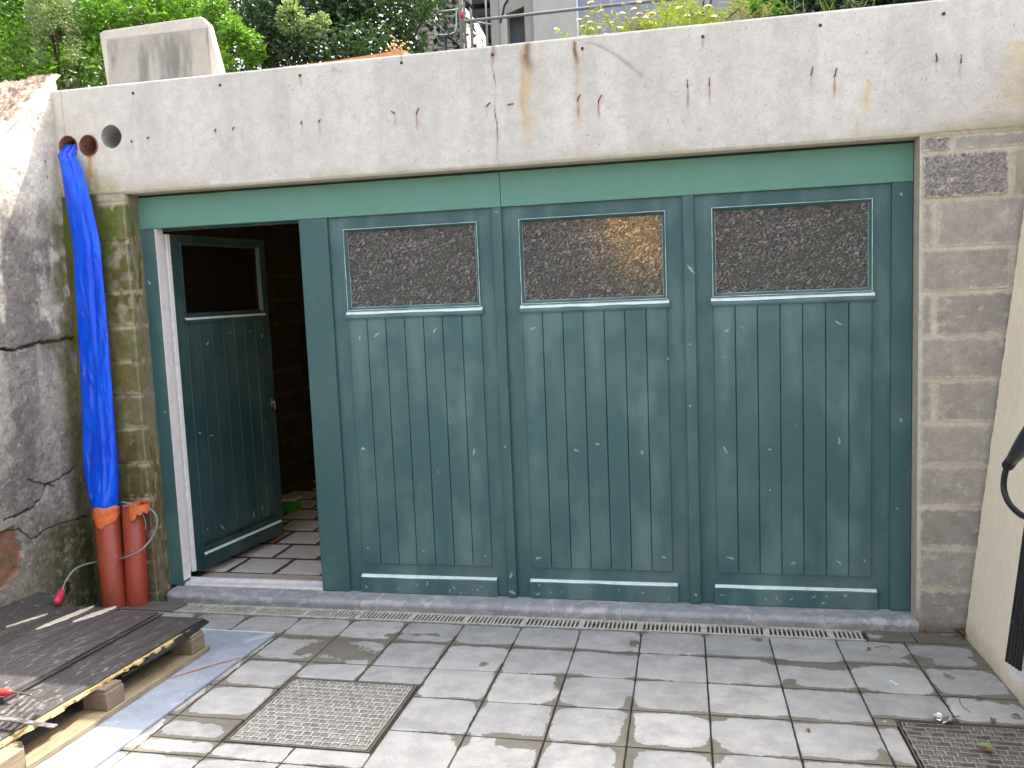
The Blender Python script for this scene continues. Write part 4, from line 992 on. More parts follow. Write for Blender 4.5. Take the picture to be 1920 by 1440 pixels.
pts = [onG(116, 1110, .20), onY(122, 1092, -.50), onY(140, 1068, -.40), onY(165, 1057, -.30), onY(195, 1052, -.20), onY(215, 1050, -.15), onY(232, 1046, -.262), onY(262, 1033, -.262), onY(285, 1008, -.20), onY(295, 980, -.18), onY(288, 960, -.17), onY(270, 950, -.17), onY(250, 948, -.20), onY(232, 950, -.255)]
mb = MB(); mb.tube(spline(pts), .0055, 8); mk('cable_run', mb, MAT['cable'], c, smooth=True)
pts = [onY(228, 941, -.252), onY(245, 945, -.25), onY(262, 958, -.20), onY(272, 975, -.17), onY(272, 992, -.16), onY(262, 1001, -.15), onY(250, 1005, -.14)]
mb = MB(); mb.tube(spline(pts), .0045, 8); mk('cable_loop', mb, MAT['cable'], c, smooth=True)
a = Vector(onG(116, 1110, .20)); b = a.lerp(Vector(onG(104, 1134, .185)), .8); mb = MB(); k = 24
mb.tube([a.lerp(b, i/k) for i in range(k+1)], [.012+.004*min(1, i/5)+(.003 if i % 3 == 1 else 0) for i in range(k+1)], 14); mk('coiled_plug', mb, MAT['pink'], c, smooth=True)
mb = MB(); q = Vector(onY(272, 1076, -.118)); mb.tube([q+Vector((0, .008, 0)), q+Vector((-.0, -.02, 0)), q+Vector((-.03, -.05, .008))], .002, 6); mb.tube([q, q+Vector((.006, -.03, -.012))], .0035, 6); mb.box(q.x-.006, q.x+.006, q.y-.008, q.y+.006, q.z-.006, q.z+.006)
o = mk('wall_clip', mb, MAT['tublid']); tag(o, 'small pale cable clip low on the mossy pier', 'clip')

# ================================================================== PALLET CORNER
def gbox(mb, x0, x1, y0, y1, h0, h1, rz=0, rx=0, jit=0, sub=1, wav=0, cx_=None, cy_=None):
    """box in the frame of the slope, optionally wavy along y"""
    cx_ = (x0+x1)/2; cy_ = (y0+y1)/2; ys_ = np.linspace(y0, y1, sub+1); vs = []
    ph = rnd.uniform(0, 9)
    for y in ys_:
        w = wav*(math.sin((y-y0)*3+ph)+.4*math.sin((y-y0)*9+ph)); j = [rnd.uniform(-jit, jit) for _ in range(4)]
        for (x, h, jj) in ((x0, h0, j[0]), (x1, h0, j[1]), (x1, h1, j[2]), (x0, h1, j[3])):
            X_, Y_ = x+jj-cx_, y-cy_; X_, Y_ = X_*math.cos(rz)-Y_*math.sin(rz)+cx_, X_*math.sin(rz)+Y_*math.cos(rz)+cy_
            vs.append((X_, Y_, gz(Y_)+h+w+rx*(X_-cx_)))
    n = sub; f = [(4*i+k, 4*i+(k+1) % 4, 4*i+4+(k+1) % 4, 4*i+4+k) for i in range(n) for k in range(4)] + [(0,1,2,3), (4*n+3, 4*n+2, 4*n+1, 4*n)]
    return mb.add(vs, f)
mb = MB(); gbox(mb, -.15, .545, -2.6, -.545, .001, .012, sub=20)
o = mk('stone_slab', mb, MAT['slab'], bevel=.001); tag(o, 'long mottled blue-grey slab lying flat under the pallet', 'slab')
mb = MB(); gbox(mb, .12, .54, -.551, -.5455, .0125, .0155, sub=10, jit=.001); o2 = mk('pale_edge', mb, MAT['primer'], o)
PA = empty('pallet', G(-.2, -1.7, .013)); tag(PA, 'worn wooden pallet under the stack of old dark boards', 'pallet')
for x0, x1 in ((.215, .345), (-.26, -.14), (-.74, -.62)):
    mb = MB(); gbox(mb, x0, x1, -2.0, -.795, .013, .033, sub=24, jit=.0025); mk('bottom_board', mb, MAT['pallet'], PA, bevel=.002)
    for yb in (-.86, -1.44, -1.96):
        mb = MB(); gbox(mb, x0+.01, x1-.012, yb-.06, yb+.045, .0335, .103, jit=.003); mk('block', mb, MAT['palletdark'], PA, bevel=.003)
mb = MB(); gbox(mb, .352, .44, -2.6, -1.95, .013, .034, sub=8, jit=.002); mk('bottom_board', mb, MAT['pallet'], PA, bevel=.002)
for yb in (-.86, -1.44, -1.96):
    mb = MB(); gbox(mb, -.745, .325, yb-.055, yb+.045, .1035, .117, jit=.002); mk('cross_board', mb, MAT['palletdark'], PA, bevel=.002)
# old floor boards, bottom of stack to top
BD_ = 0
BD = [('ply', .075, .292, -.800, .119, .127, .030, 'yellow-edged splintered plywood strip at the bottom of the board stack', 'brd_ply', .006, 0),
      ('ply', .055, .287, -.86, .1275, .134, -.012, 'second raw yellow plywood strip, just under the lowest dark board', 'brd_ply', .005, 0),
      ('brd', .045, .283, -.735, .1350, .142, .0, 'dark board nearest the blue-grey slab, one step lower than the rest', 'brd_dark', .0015, 0),
      ('brd', -.19, .060, -.72, .1450, .151, .0, 'dark grey board half hidden under the plum-tinted one', 'brd_dark', .001, 0),
      ('brd', -.175, .050, -.735, .1525, .160, .012, 'plum-tinted worn board at the right edge of the upper layer', 'brd_plum', .0015, 0),
      ('brd', -.395, -.178, -.700, .1530, .160, .006, 'scuffed plum board with chalky smears, second from the edge of the upper layer', 'brd_plum', .0012, .01),
      ('brd', -.61, -.398, -.70, .1535, .161, -.004, 'dark board with pale splinters near the foot of the orange pipes', 'brd_dark', .0012, .0),
      ('brd', -.765, -.60, -.56, .162, .169, .0, 'black board tilted up against the stained wing wall', 'brd_dark', .001, -.12)]
for i, (kd, x0, x1, ye, h0, h1, rz, lab, mt, jt, rx) in enumerate(BD):
    mb = MB(); gbox(mb, x0, x1, -2.55, ye, h0, h1, rz=rz*.6, jit=jt, sub=70 if jt > .003 else 30, wav=.0012, rx=rx)
    o = mk('plywood_strip' if kd == 'ply' else 'old_board', mb, MAT[mt]); tag(o, lab, 'board', 'old boards stacked on the pallet')
# yellow splintered layers showing at the right edge
mb = MB()
for k in range(34):
    y = -.95-k*.045+rnd.uniform(-.02, .02); w = rnd.uniform(.02, .07); gbox(mb, .268, .286+rnd.uniform(.0, .020), y-w, y, .1195+rnd.uniform(0, .008), .1345+rnd.uniform(-.004, 0), jit=.003, rz=rnd.uniform(-.08, .08))
o = mk('wood_splinters', mb, MAT['brd_ply']); tag(o, 'torn yellow wood splinters sticking out along the edge of the board stack', 'splinters'); struct(o, 'stuff')
# black bent strip
mb = MB(); vs = []; n = 24
for i in range(n+1):
    t_ = i/n; y = -.735-.62*t_; x = .292+.018*math.sin(t_*math.pi)+.012*(1-t_); h = .143-.030*t_+.0*t_
    for dx, dh in ((-.03, -.002), (.006, -.018*(1-t_)-.004), (.0075, -.016*(1-t_)-.002), (-.03, .001)): vs.append((x+dx, y, gz(y)+h+dh))
mb.add(vs, [(4*i+k, 4*i+(k+1) % 4, 4*i+4+(k+1) % 4, 4*i+4+k) for i in range(n) for k in range(4)])
o = mk('bent_strip', mb, MAT['blackp']); tag(o, 'thin black bent strip curling off the corner of the board stack', 'strip')
# pale splintered offcuts on the far end
for k, (x, y, L_, w, rz, lab) in enumerate([(-.36, -.86, .34, .050, -.12, 'long pale splintered offcut lying on the dark boards by the orange pipe'), (-.25, -.80, .24, .055, -.25, 'shorter pale splintered offcut touching the foot of the orange pipe'), (-.52, -.92, .20, .022, -.3, 'thin pale splinter below the pink plug')]):
    mb = MB(); vs = []; r9 = random.Random(k)
    for i in range(17):
        t_ = i/16-.5; ww = w*.5*(max(.0, 1-abs(2*t_)**2.2)**.8)*r9.uniform(.65, 1.1)+.0015; wl_ = ww*r9.uniform(.7, 1.1); X0 = x+math.sin(-rz)*t_*L_*1.; Y0 = y+math.cos(rz)*t_*L_
        for sx, hh in ((-wl_, .1617), (ww, .1617), (ww*.8, .1655), (-wl_*.8, .1655)): vs.append((X0+sx, Y0+r9.uniform(-.004, .004), gz(Y0)+hh))
    mb.add(vs, [(4*i+q, 4*i+(q+1) % 4, 4*i+4+(q+1) % 4, 4*i+4+q) for i in range(16) for q in range(4)] + [(0,1,2,3), (67,66,65,64)]); o = mk('splintered_offcut', mb, MAT['brd_pale']); tag(o, lab, 'offcut', 'pale offcuts on the boards')
# sunny timber piece at the very corner
mb = MB(); q = onG(15, 1425, .10); gbox(mb, q[0]-.12, q[0]+.022, q[1]-.12, q[1]+.05, .035, .118, jit=.002); o = mk('timber_block', mb, MAT['pallet'], bevel=.002); tag(o, 'short sawn timber block at the bottom left corner beside the pallet', 'timber')
# copper coloured strip on the slab
mb = MB(); a = Vector(onG(314, 1273, .014)); b = Vector(onG(450, 1233, .014)); mb.tube([a, a.lerp(b, .5)+Vector((0, 0, .002)), b], .0028, 6); o = mk('thin_rod', mb, MAT['copper']); tag(o, 'thin copper-brown rod lying across the blue-grey slab', 'rod')
# tools
HB = .166
t = empty('folding_rule', tuple(onG(40, 1335, HB))); tag(t, 'worn grey folding rule in a bundle on the boards', 'ruler')
for k in range(5):
    a = Vector(onG(2+k*9, 1340+k*5, HB+.003*(k % 2))); b = Vector(onG(48+k*8, 1303+k*5, HB+.004*((k+1) % 2)))
    d = (b-a).normalized(); s_ = Vector((-d.y, d.x, 0))*.006; z_ = Vector((0, 0, .004)); mb = MB(); mb.add([a-s_, a+s_, b+s_, b-s_, a-s_+z_, a+s_+z_, b+s_+z_, b-s_+z_], [(0,3,2,1),(4,5,6,7),(0,1,5,4),(1,2,6,5),(2,3,7,6),(3,0,4,7)]); mk('rule_section', mb, MAT['steel'], t)
a = Vector(onG(-60, 1338, HB+.012)); b = Vector(onG(104, 1363, HB+.004)); d = (b-a).normalized(); s_ = Vector((-d.y, d.x, 0))*.011; z_ = Vector((0, 0, .004))
mb = MB(); mb.add([a-s_, a+s_, b+s_, b-s_, a-s_+z_, a+s_+z_, b+s_+z_, b-s_+z_], [(0,3,2,1),(4,5,6,7),(0,1,5,4),(1,2,6,5),(2,3,7,6),(3,0,4,7)])
t = mk('metal_bar', mb, MAT['steel'], bevel=.0008); tag(t, 'flat grey metal bar sticking out over the edge of the boards', 'bar')
mb = MB(); q = a.lerp(b, .93)+z_*1.05+Vector((0, 0, .0002)); mb.disc(q, .0028, (1, 0, 0), (0, 1, 0), 10, 0); mk('bolt_hole', mb, MAT['darkhole'], t)
t = empty('hand_tool', tuple(onG(10, 1298, HB))); tag(t, 'hand tool with a bright red handle lying on the boards', 'tool')
a = Vector(onG(-80, 1298, HB+.014)); b = Vector(onG(24, 1298, HB+.014)); mb = MB(); mb.tube([a, a.lerp(b, .3), a.lerp(b, .6), a.lerp(b, .92), b], [.012, .014, .013, .0135, .007], 12); mk('handle', mb, MAT['red'], t, smooth=True)
c_ = Vector(onG(60, 1303, HB+.006)); mb = MB(); mb.tube([b, b.lerp(c_, .5), c_], [.004, .005, .003], 8); d_ = Vector(onG(30, 1316, HB+.004)); mb.tube([b.lerp(c_, .3), d_], .004, 6); mk('shank', mb, MAT['steel'], t)

# ================================================================== RIGHT SIDE: charging connector, black bundle
XC = 3.66
t = empty('charging_connector', tuple(onX(1900, 860, XC))); tag(t, 'black charging connector with a looping black cable against the cream wall', 'charging cable')
a = Vector(onX(1945, 800, XC-.03)); b = Vector(onX(1898, 862, XC)); mb = MB(); mb.tube([a+(a-b)*.8, a, a.lerp(b, .45), a.lerp(b, .75), b], [.034, .034, .030, .025, .020], 16); mk('grip', mb, MAT['blackp'], t, smooth=True)
e_ = b+(b-a)*.22; mb = MB(); mb.tube([b.lerp(e_, i/8) for i in range(9)], [.0205 if i % 2 else .0175 for i in range(9)], 16); mk('strain_relief', mb, MAT['black'], t)
pts = [e_, onX(1884, 890, XC), onX(1882, 915, XC), onX(1889, 938, XC), onX(1903, 956, XC), onX(1925, 970, XC), onX(1970, 975, XC)]
mb = MB(); mb.tube(spline(pts), .0105, 10); mk('cable_loop', mb, MAT['black'], t, smooth=True)
t = empty('black_strip_bundle', tuple(onX(1900, 1250, 3.70))); tag(t, 'upright bundle of black ribbed plastic strips leaning by the cream wall', 'bundle')
for k in range(5):
    lo = Vector(onX(1888+k*6, 1240+k*4, 3.715-.006*k)); hi = Vector(onX(1922+k*5.5, 1000, 3.715-.006*k)); hi = lo+(hi-lo)*1.5
    mb = MB(); mb.tube([lo, lo.lerp(hi, .5), hi], .0075, 8); mk('ribbed_strip', mb, MAT['blackp'] if k % 2 else MAT['black'], t)
mb = MB(); q = Vector(onX(1905, 1170, 3.69)); mb.tube([q+Vector((0, .05, 0)), q+Vector((-.01, .0, -.001)), q+Vector((0, -.05, 0))], .003, 6); mk('cable_tie', mb, MAT['black'], t)
mb = MB()
for k in range(7):
    q = Vector(onX(1893+k*4, 1252+k*2, 3.70)); mb.disc(q+Vector((rnd.uniform(-.008, .008), 0, -.01-.01*(k % 3))), .014, (0, 1, .3), (.3, 0, 1), 6, .4)
mk('tape_shreds', mb, MAT['clear'], t)
mb = MB(); q = onX(1934, 1232, 3.66); 
for k in range(6): mb.box(q[0]-.02+k*.004, q[0]+.02+k*.003, q[1]-.09+k*.004, q[1]+.012-k*.006, q[2]-.045+k*.012, q[2]-.035+k*.014, jit=.003)
o = mk('blue_cloth', mb, MAT['bluecloth'], bevel=.003); tag(o, 'folded blue cloth at the foot of the black strip bundle', 'cloth')

# ================================================================== SMALL LITTER
mb = MB(); q = onG(1772, 1352, 0)
for k in range(26):
    a = rnd.uniform(0, 6.28); r_ = rnd.uniform(0, .035); c0 = Vector((q[0]+r_*math.cos(a)*1.2, q[1]+r_*math.sin(a)*.7, q[2]+rnd.uniform(.004, .020)))
    v1 = Vector([rnd.uniform(-.02, .02), rnd.uniform(-.014, .014), rnd.uniform(-.008, .012)]); v2 = Vector([rnd.uniform(-.014, .014), rnd.uniform(-.014, .014), rnd.uniform(-.006, .012)])
    mb.add([c0-v1, c0+v2, c0+v1, c0-v2], [(0,1,2), (0,2,3)])
o = mk('crumpled_foil', mb, MAT['foil']); tag(o, 'crumpled silver foil on the edge of the dark manhole cover', 'foil')
def dleaf(u, v, L_, lab, mat='deadleaf', curl=.3):
    q = Vector(onG(u, v, .002)); a = rnd.uniform(0, 3.1); d = Vector((math.cos(a), math.sin(a), 0)); s_ = Vector((-d.y, d.x, 0)); mb = MB(); vs = []
    for i in range(7):
        t_ = i/6; w = math.sin(math.pi*min(.98, t_*.9+.05))*L_*.28; z = L_*curl*(math.sin(t_*3)*.5)+.001
        for sgn in (-1, 0, 1): vs.append(q+d*(t_-.5)*L_+s_*sgn*w+Vector((0, 0, z+(abs(sgn)*w*.5))))
    mb.add(vs, [(3*i+k, 3*i+k+1, 3*i+4+k, 3*i+3+k) for i in range(6) for k in range(2)])
    mb.tube([q-d*.5*L_+Vector((0,0,.002)), q-d*.8*L_+Vector((0,0,.003))], .0009, 5)
    o = mk('fallen_leaf', mb, MAT[mat]); tag(o, lab, 'leaf', 'fallen leaves on the paving'); return o
dleaf(1848, 1402, .055, 'yellow-green fallen leaf on the dark manhole cover', 'greenleaf', .15); dleaf(1856, 1412, .040, 'brown fallen leaf touching the green one on the manhole cover')
dleaf(1905, 1345, .035, 'reddish brown leaf at the right picture edge above the manhole'); dleaf(1862, 1352, .035, 'small brown leaf on the upper rim of the dark manhole cover')
dleaf(1835, 1312, .035, 'curled brown leaf on the tile joint near the cream wall'); dleaf(1630, 1218, .03, 'thin dark leaf on the tile right of the drain end')
dleaf(1735, 1185, .03, 'dead leaf in the damp patch by the sill end'); dleaf(1515, 1370, .022, 'tiny grey-brown leaf scrap on a tile left of the dark manhole')
dleaf(668, 1137, .03, 'pale brown leaf scrap on the slotted drain', 'brd_pale'); dleaf(690, 1139, .022, 'smaller pale scrap beside it on the slotted drain', 'brd_pale')
mb = MB(); a = Vector(onG(1669, 1276, .003)); b = Vector(onG(1684, 1285, .003)); mb.tube([a, b], .003, 6); o = mk('wood_chip', mb, MAT['primer']); tag(o, 'small white chip on a tile right of the doors', 'chip')
for k, (pts_, lab) in enumerate([([(1798, 1310), (1803, 1322), (1812, 1330), (1820, 1336)], 'thin curved twig on the tile near the cream wall'), ([(1640, 1214), (1660, 1211), (1672, 1216)], 'fine dry stalk on the tile below the sill end')]):
    mb = MB(); mb.tube(spline([onG(u, v, .003) for u, v in pts_], 4), .0011, 5); o = mk('twig', mb, MAT['bark']); tag(o, lab, 'twig')
mb = MB()
for k in range(150):
    u, v = 1800+rnd.gauss(8, 9), 1172+rnd.gauss(8, 7); q = Vector(onG(u, v, .002+rnd.random()*.02)); q.y = min(q.y, -.125); q.x = min(q.x, 3.75)
    a = rnd.uniform(0, 6.3); d = Vector((math.cos(a), math.sin(a), rnd.uniform(-.5, .6)))*rnd.uniform(.008, .022); s_ = Vector((-d.y, d.x, 0))*.25; mb.add([q-d, q+s_, q+d, q-s_], [(0,1,2,3)])
struct(tag(mk('leaf_litter', mb, MAT['deadleaf']), 'reddish dead leaf litter in the corner of pier and cream wall', 'leaf litter'), 'stuff')

# ================================================================== ON TOP OF AND BEHIND THE BEAM
sp = [onY(u, v, .10) for u, v in [(200, 170), (185, 62), (192, 57), (375, 30), (390, 45), (418, 150)]]
poly = [(-.585, 2.758)] + [(p[0], p[2]) for p in sp[1:5]] + [(.125, 2.758)]
def sc_(P):
    x, z = P[..., 0], P[..., 2]; n = fbm(x, z, 5, 4, 1); st = fbm(x*7, z*1.6, 1, 4, 2); c = np.ones(P.shape)*np.array((.47, .44, .38))*(.8+.4*n)[..., None]
    dz = 3.125-z-.035; c = lerp3(c, (.19, .19, .165), sstep(.44, .60, st)*sstep(.0, .08, dz)*.85); c = lerp3(c, (.55, .47, .30), sstep(.55, .7, fbm(x*6, z, 1, 3, 8))*.4); return c
def slab():
    e = empty('concrete_slab_piece', (-.23, .12, 2.758)); tag(e, 'upright stained concrete slab piece with a chamfered corner on top of the beam', 'slab')
    mb = MB(); mb.tint = (.60, .57, .50); mb.prism(poly, .104, .155, 'y'); mk('slab_body', mb, MAT['beam'], e, bevel=.006)
    x0, x1 = poly[1][0]+.02, .06
    g = grid((x0+.02, .1015, 2.759), (x1-x0-.03, 0, 0), (0, 0, .30), 110, 50, sc_, lambda P: (fbm(P[..., 0], P[..., 2], 9, 4, 5)-.5)*.006, (0, -1, 0)); g.norecalc = True
    mk('stained_face', g, MAT['beam'], e, smooth=True)
slab()
mb = MB(); b0, b1 = onY(470, 127, -.02), onY(763, 98, -.02)
mb.prism([(b0[0], 2.759), (b1[0], 2.759), (b1[0]+.01, 2.784), (b1[0]-.05, 2.786), (b0[0]+.5, 2.770), (b0[0], 2.761)], -.085, .03, 'y'); o = mk('orange_plank', mb, MAT['orangebrd']); tag(o, 'thin orange timber plank lying on the beam under the dark bush', 'plank')
# garden soil behind
mb = MB(); mb.add([(-14, .158, 2.70), (16, .158, 2.70), (16, 3.0, 2.95), (-14, 3.0, 2.95), (16, 30, 5.5), (-14, 30, 5.5)], [(0,1,2,3), (3,2,4,5)]); struct(mk('garden_ground', mb, MAT['soil'], loc=(0, 0, 2.7)))

def leaves(pts, L_, W_, tints, up=.35, mats=None, seed=0, droop=0):
    """many single leaves (folded diamonds) as numpy -> MB"""
    g = np.random.default_rng(seed); n = len(pts); d = g.normal(size=(n, 3)); d[:, 2] = d[:, 2]*.6 - droop; d /= np.linalg.norm(d, axis=1)[:, None]
    r = g.normal(size=(n, 3)); r[:, 2] *= .4; nrm = np.array([0, -.3, 1.])*up + r*(1-up); s = np.cross(d, nrm); s /= np.linalg.norm(s, axis=1)[:, None]+1e-9
    l = L_*g.uniform(.6, 1.25, n)[:, None]; w = W_*g.uniform(.7, 1.2, n)[:, None]; f = np.cross(s, d)
    v = np.stack([pts, pts+d*l*.45+s*w*.5+f*w*.18, pts+d*l, pts+d*l*.45-s*w*.5+f*w*.18, pts+d*l*.5], 1).reshape(-1, 3)
    c = np.repeat(np.stack([tints, tints, tints], 1), 5, 0); mb = MB(); mb.v = [tuple(p) for p in v.tolist()]; mb.c = [tuple(q) for q in c.tolist()]
    b = np.arange(n)[:, None]*5; F = np.concatenate([b+np.array([0, 1, 4]), b+np.array([1, 2, 4]), b+np.array([2, 3, 4]), b+np.array([3, 0, 4])], 0)
    mb.f = [tuple(q) for q in F.tolist()]; mb.m = [0]*len(mb.f); mb.norecalc = True; return mb
def cloud(blobs, n, seed, shell=.55):
    g = np.random.default_rng(seed); out = []; tt = []
    wsum = sum(b[3]*b[4]*b[5] for b in blobs)
    for b in blobs:
        k = int(n*b[3]*b[4]*b[5]/wsum); u = g.normal(size=(k, 3)); u /= np.linalg.norm(u, axis=1)[:, None]; rr = g.uniform(shell, 1.05, k)[:, None]
        p = np.array(b[:3])+u*rr*np.array(b[3:6]); q = fbm(p[:, 0]+p[:, 1]*.5, p[:, 2], 5, 3, seed); p = p[q > .40]; out.append(p); tt.append(np.clip(fbm(p[:, 0]*1., p[:, 2], 3.5, 3, seed+1)*1.3-.2+g.uniform(-.2, .2, len(p)), 0, 1))
    return np.concatenate(out), np.concatenate(tt)
def bush(name, label, cat, blobs, n, L_, W_, mat, seed, stems=5, up=.35, shell=.5, droop=0, group=None):
    base = (np.mean([b[0] for b in blobs]), np.mean([b[1] for b in blobs]), 2.75)
    e = empty(name, base); tag(e, label, cat, group)
    p, t = cloud(blobs, n, seed, shell); p = p[(p[:, 1] > .0) & (p[:, 2] > 2.72)] if False else p
    m = (p[:, 2] > 2.70) & ((p[:, 1] > .17) | (p[:, 2] > 2.765)); mk('foliage', leaves(p[m], L_, W_, t[m], up, seed=seed, droop=droop), MAT[mat], e)
    mb = MB(); r = random.Random(seed)
    if not stems: return
    for b in blobs:
        for k in range(max(1, stems//len(blobs))):
            q = Vector(b[:3])+Vector((r.uniform(-.5, .5)*b[3], r.uniform(-.5, .5)*b[4], r.uniform(0, .6)*b[5])); s0 = Vector((base[0]+r.uniform(-.2, .2)*b[3], b[1]+r.uniform(-.1, .1), 2.68)); mb.tube([s0, s0.lerp(q, .5)+Vector((r.uniform(-.08, .08), 0, .05)), q], [.014, .009, .004], 6)
    mk('stem', mb, MAT['bark'], e)
def bl(u, v, y, rx, rz, ry=None):
    p = onY(u, v, y); return (p[0], p[1], p[2], rx, ry or rx*.7, rz)
bush('hedge_shrub', 'bright green leafy shrub at the far left above the wing wall', 'shrub', [bl(-60, 60, 1.0, .55, .55), bl(40, 30, .8, .30, .45), bl(30, 110, .6, .26, .22), bl(60, 145, .42, .22, .16), bl(120, 150, .5, .2, .14), bl(100, -60, 1.2, .4, .3), bl(20, 60, 1.3, .7, .5)], 19000, .050, .022, 'lf_bright', 1, 8)
bush('pale_shrub', 'small-leaved pale silvery shrub between the two bright green shrubs', 'shrub', [bl(110, 90, .55, .16, .30, .12), bl(95, 20, .65, .16, .22, .12), bl(150, 130, .48, .14, .13, .10), bl(110, 150, .40, .10, .10, .08)], 12000, .024, .013, 'lf_pale', 2, 8)
bush('hedge_shrub', 'bright yellow-green shrub behind the upright concrete slab piece', 'shrub', [bl(240, 20, .85, .34, .28), bl(180, 115, .55, .16, .16, .12), bl(330, 10, .9, .30, .25), bl(200, 60, .7, .2, .2), bl(300, 60, .8, .3, .2), bl(190, 145, .45, .16, .10), bl(300, 90, 1.2, .7, .35)], 19000, .038, .020, 'lf_bright', 3, 8)
bush('hedge_shrub', 'light green leafy sprigs just right of the upright concrete slab piece', 'shrub', [bl(440, 75, .42, .09, .13, .10), bl(425, 110, .34, .07, .08, .08), bl(470, 95, .45, .08, .11, .1), bl(405, 30, .6, .10, .12)], 2600, .034, .019, 'lf_bright', 4, 0)
bush('dark_bush', 'big dark evergreen bush behind the orange plank', 'bush', [bl(560, 30, 1.1, .50, .42), bl(700, 40, 1.2, .45, .42), bl(640, 95, .75, .42, .17), bl(500, 70, .9, .3, .3), bl(770, 70, 1.15, .20, .22), bl(620, -20, 1.5, .8, .4), bl(790, 10, 1.3, .16, .28)], 26000, .042, .019, 'lf_dark', 5, 14, shell=.35)
bush('dark_bush', 'low dark green sprigs at the scaffold foot by the end of the orange plank', 'bush', [bl(800, 88, .8, .12, .05, .08), bl(770, 96, .7, .10, .04, .08)], 900, .036, .018, 'lf_dark', 6, 3)
bush('hedge_shrub', 'dappled light green sprays hanging in front of the dark bush', 'shrub', [bl(545, 35, .62, .07, .09, .05), bl(585, 55, .62, .09, .06, .05), bl(600, 40, .65, .06, .05, .05)], 900, .034, .02, 'lf_pale', 7, 0)
# far backdrop trees so that no gap shows bare sky low down
for k, (u, v, y, r, lab) in enumerate([(60, -120, 5, 1.9, 'leafy tree far behind the left shrubs'), (480, -60, 6, 2.2, 'dark tree far behind the big evergreen bush'), (880, 60, 9, 1.2, 'small tree seen through the scaffold')]):
    p = onY(u, v, y); e = empty('background_tree', (p[0], p[1], 3.0)); tag(e, lab, 'tree')
    pp, tt = cloud([(p[0], p[1], p[2], r, r*.5, r*.8), (p[0]-r*.8, p[1], p[2]-r*.4, r*.7, r*.4, r*.6), (p[0]+r*.8, p[1]+.3, p[2]-r*.3, r*.7, r*.4, r*.6)], 7000, 30+k, .3); mk('crown', leaves(pp, .12, .07, tt, .3, seed=40+k), MAT['lf_dark'], e)
    mb = MB(); mb.tube([(p[0], p[1], 3.0), (p[0]+.1, p[1], p[2]-r*.5), (p[0], p[1], p[2])], [.14, .10, .05], 10)
    for s_ in (-1, 1): mb.tube([(p[0], p[1], p[2]-r*.5), (p[0]+s_*r*.4, p[1], p[2]), (p[0]+s_*r*.8, p[1], p[2]+r*.2)], [.06, .04, .02], 8)
    mk('trunk', mb, MAT['bark'], e)

# weeds with yellow flowers on the right half of the beam
def weed(u, v, y, kind, lab, seed):
    r = random.Random(seed); top = Vector(onY(u, v, y)); base = Vector((top.x+r.uniform(-.05, .05), y, 2.755)); e = empty('flowering_weed' if kind == 'y' else 'weed', tuple(base)); tag(e, lab, 'weed')
    H = top.z-base.z; st = MB(); lp = []; lt = []; FL = []
    for k in range(5 if kind == 'y' else 7):
        a = base+Vector((r.uniform(-.03, .03), r.uniform(-.02, .03), 0)); b = base+Vector((r.uniform(-.10, .10), r.uniform(-.05, .05), H*r.uniform(.55, 1.02))) if k else top
        m_ = a.lerp(b, .5)+Vector((r.uniform(-.02, .02), 0, .01)); st.tube([a, m_, b], [.0028, .002, .0012], 5)
        for i in range(26):
            t_ = r.uniform(.05, 1); q = a.lerp(m_, t_*2) if t_ < .5 else m_.lerp(b, t_*2-1); lp.append(q+Vector((r.uniform(-.006, .006), r.uniform(-.006, .006), 0))); lt.append(r.random())
        if kind == 'y' and r.random() < .8:
            for hh in range(1 if k else 2):
                c0 = b+Vector((r.uniform(-.012, .012)*hh, 0, .003)); nn = Vector((r.uniform(-.3, .3), -.55, .8)).normalized(); a1 = nn.cross(Vector((1, 0, 0))).normalized(); a2 = nn.cross(a1); fl_ = MB(); FL.append(fl_); fl_.disc(c0, .0135, a1, a2, 11, .22); fl_.disc(c0+nn*.004, .006, a1, a2, 7, .1); fl_.disc(c0-nn*.003, .011, a1, a2, 9, .3)
    mk('stem', st, MAT['lf_weed'] if kind != 'd' else MAT['lf_dry'], e)
    mk('leaf_mass', leaves(np.array([tuple(p) for p in lp]), .032 if kind != 'g' else .05, .007 if kind != 'g' else .016, np.array(lt), .3, seed=seed), MAT[{'y': 'lf_weed', 'd': 'lf_dry', 'g': 'lf_bright', 'k': 'lf_dark', 'w': 'lf_weed'}[kind]], e)
    for fl_ in FL: mk('flower', fl_, MAT['yellow'], e)
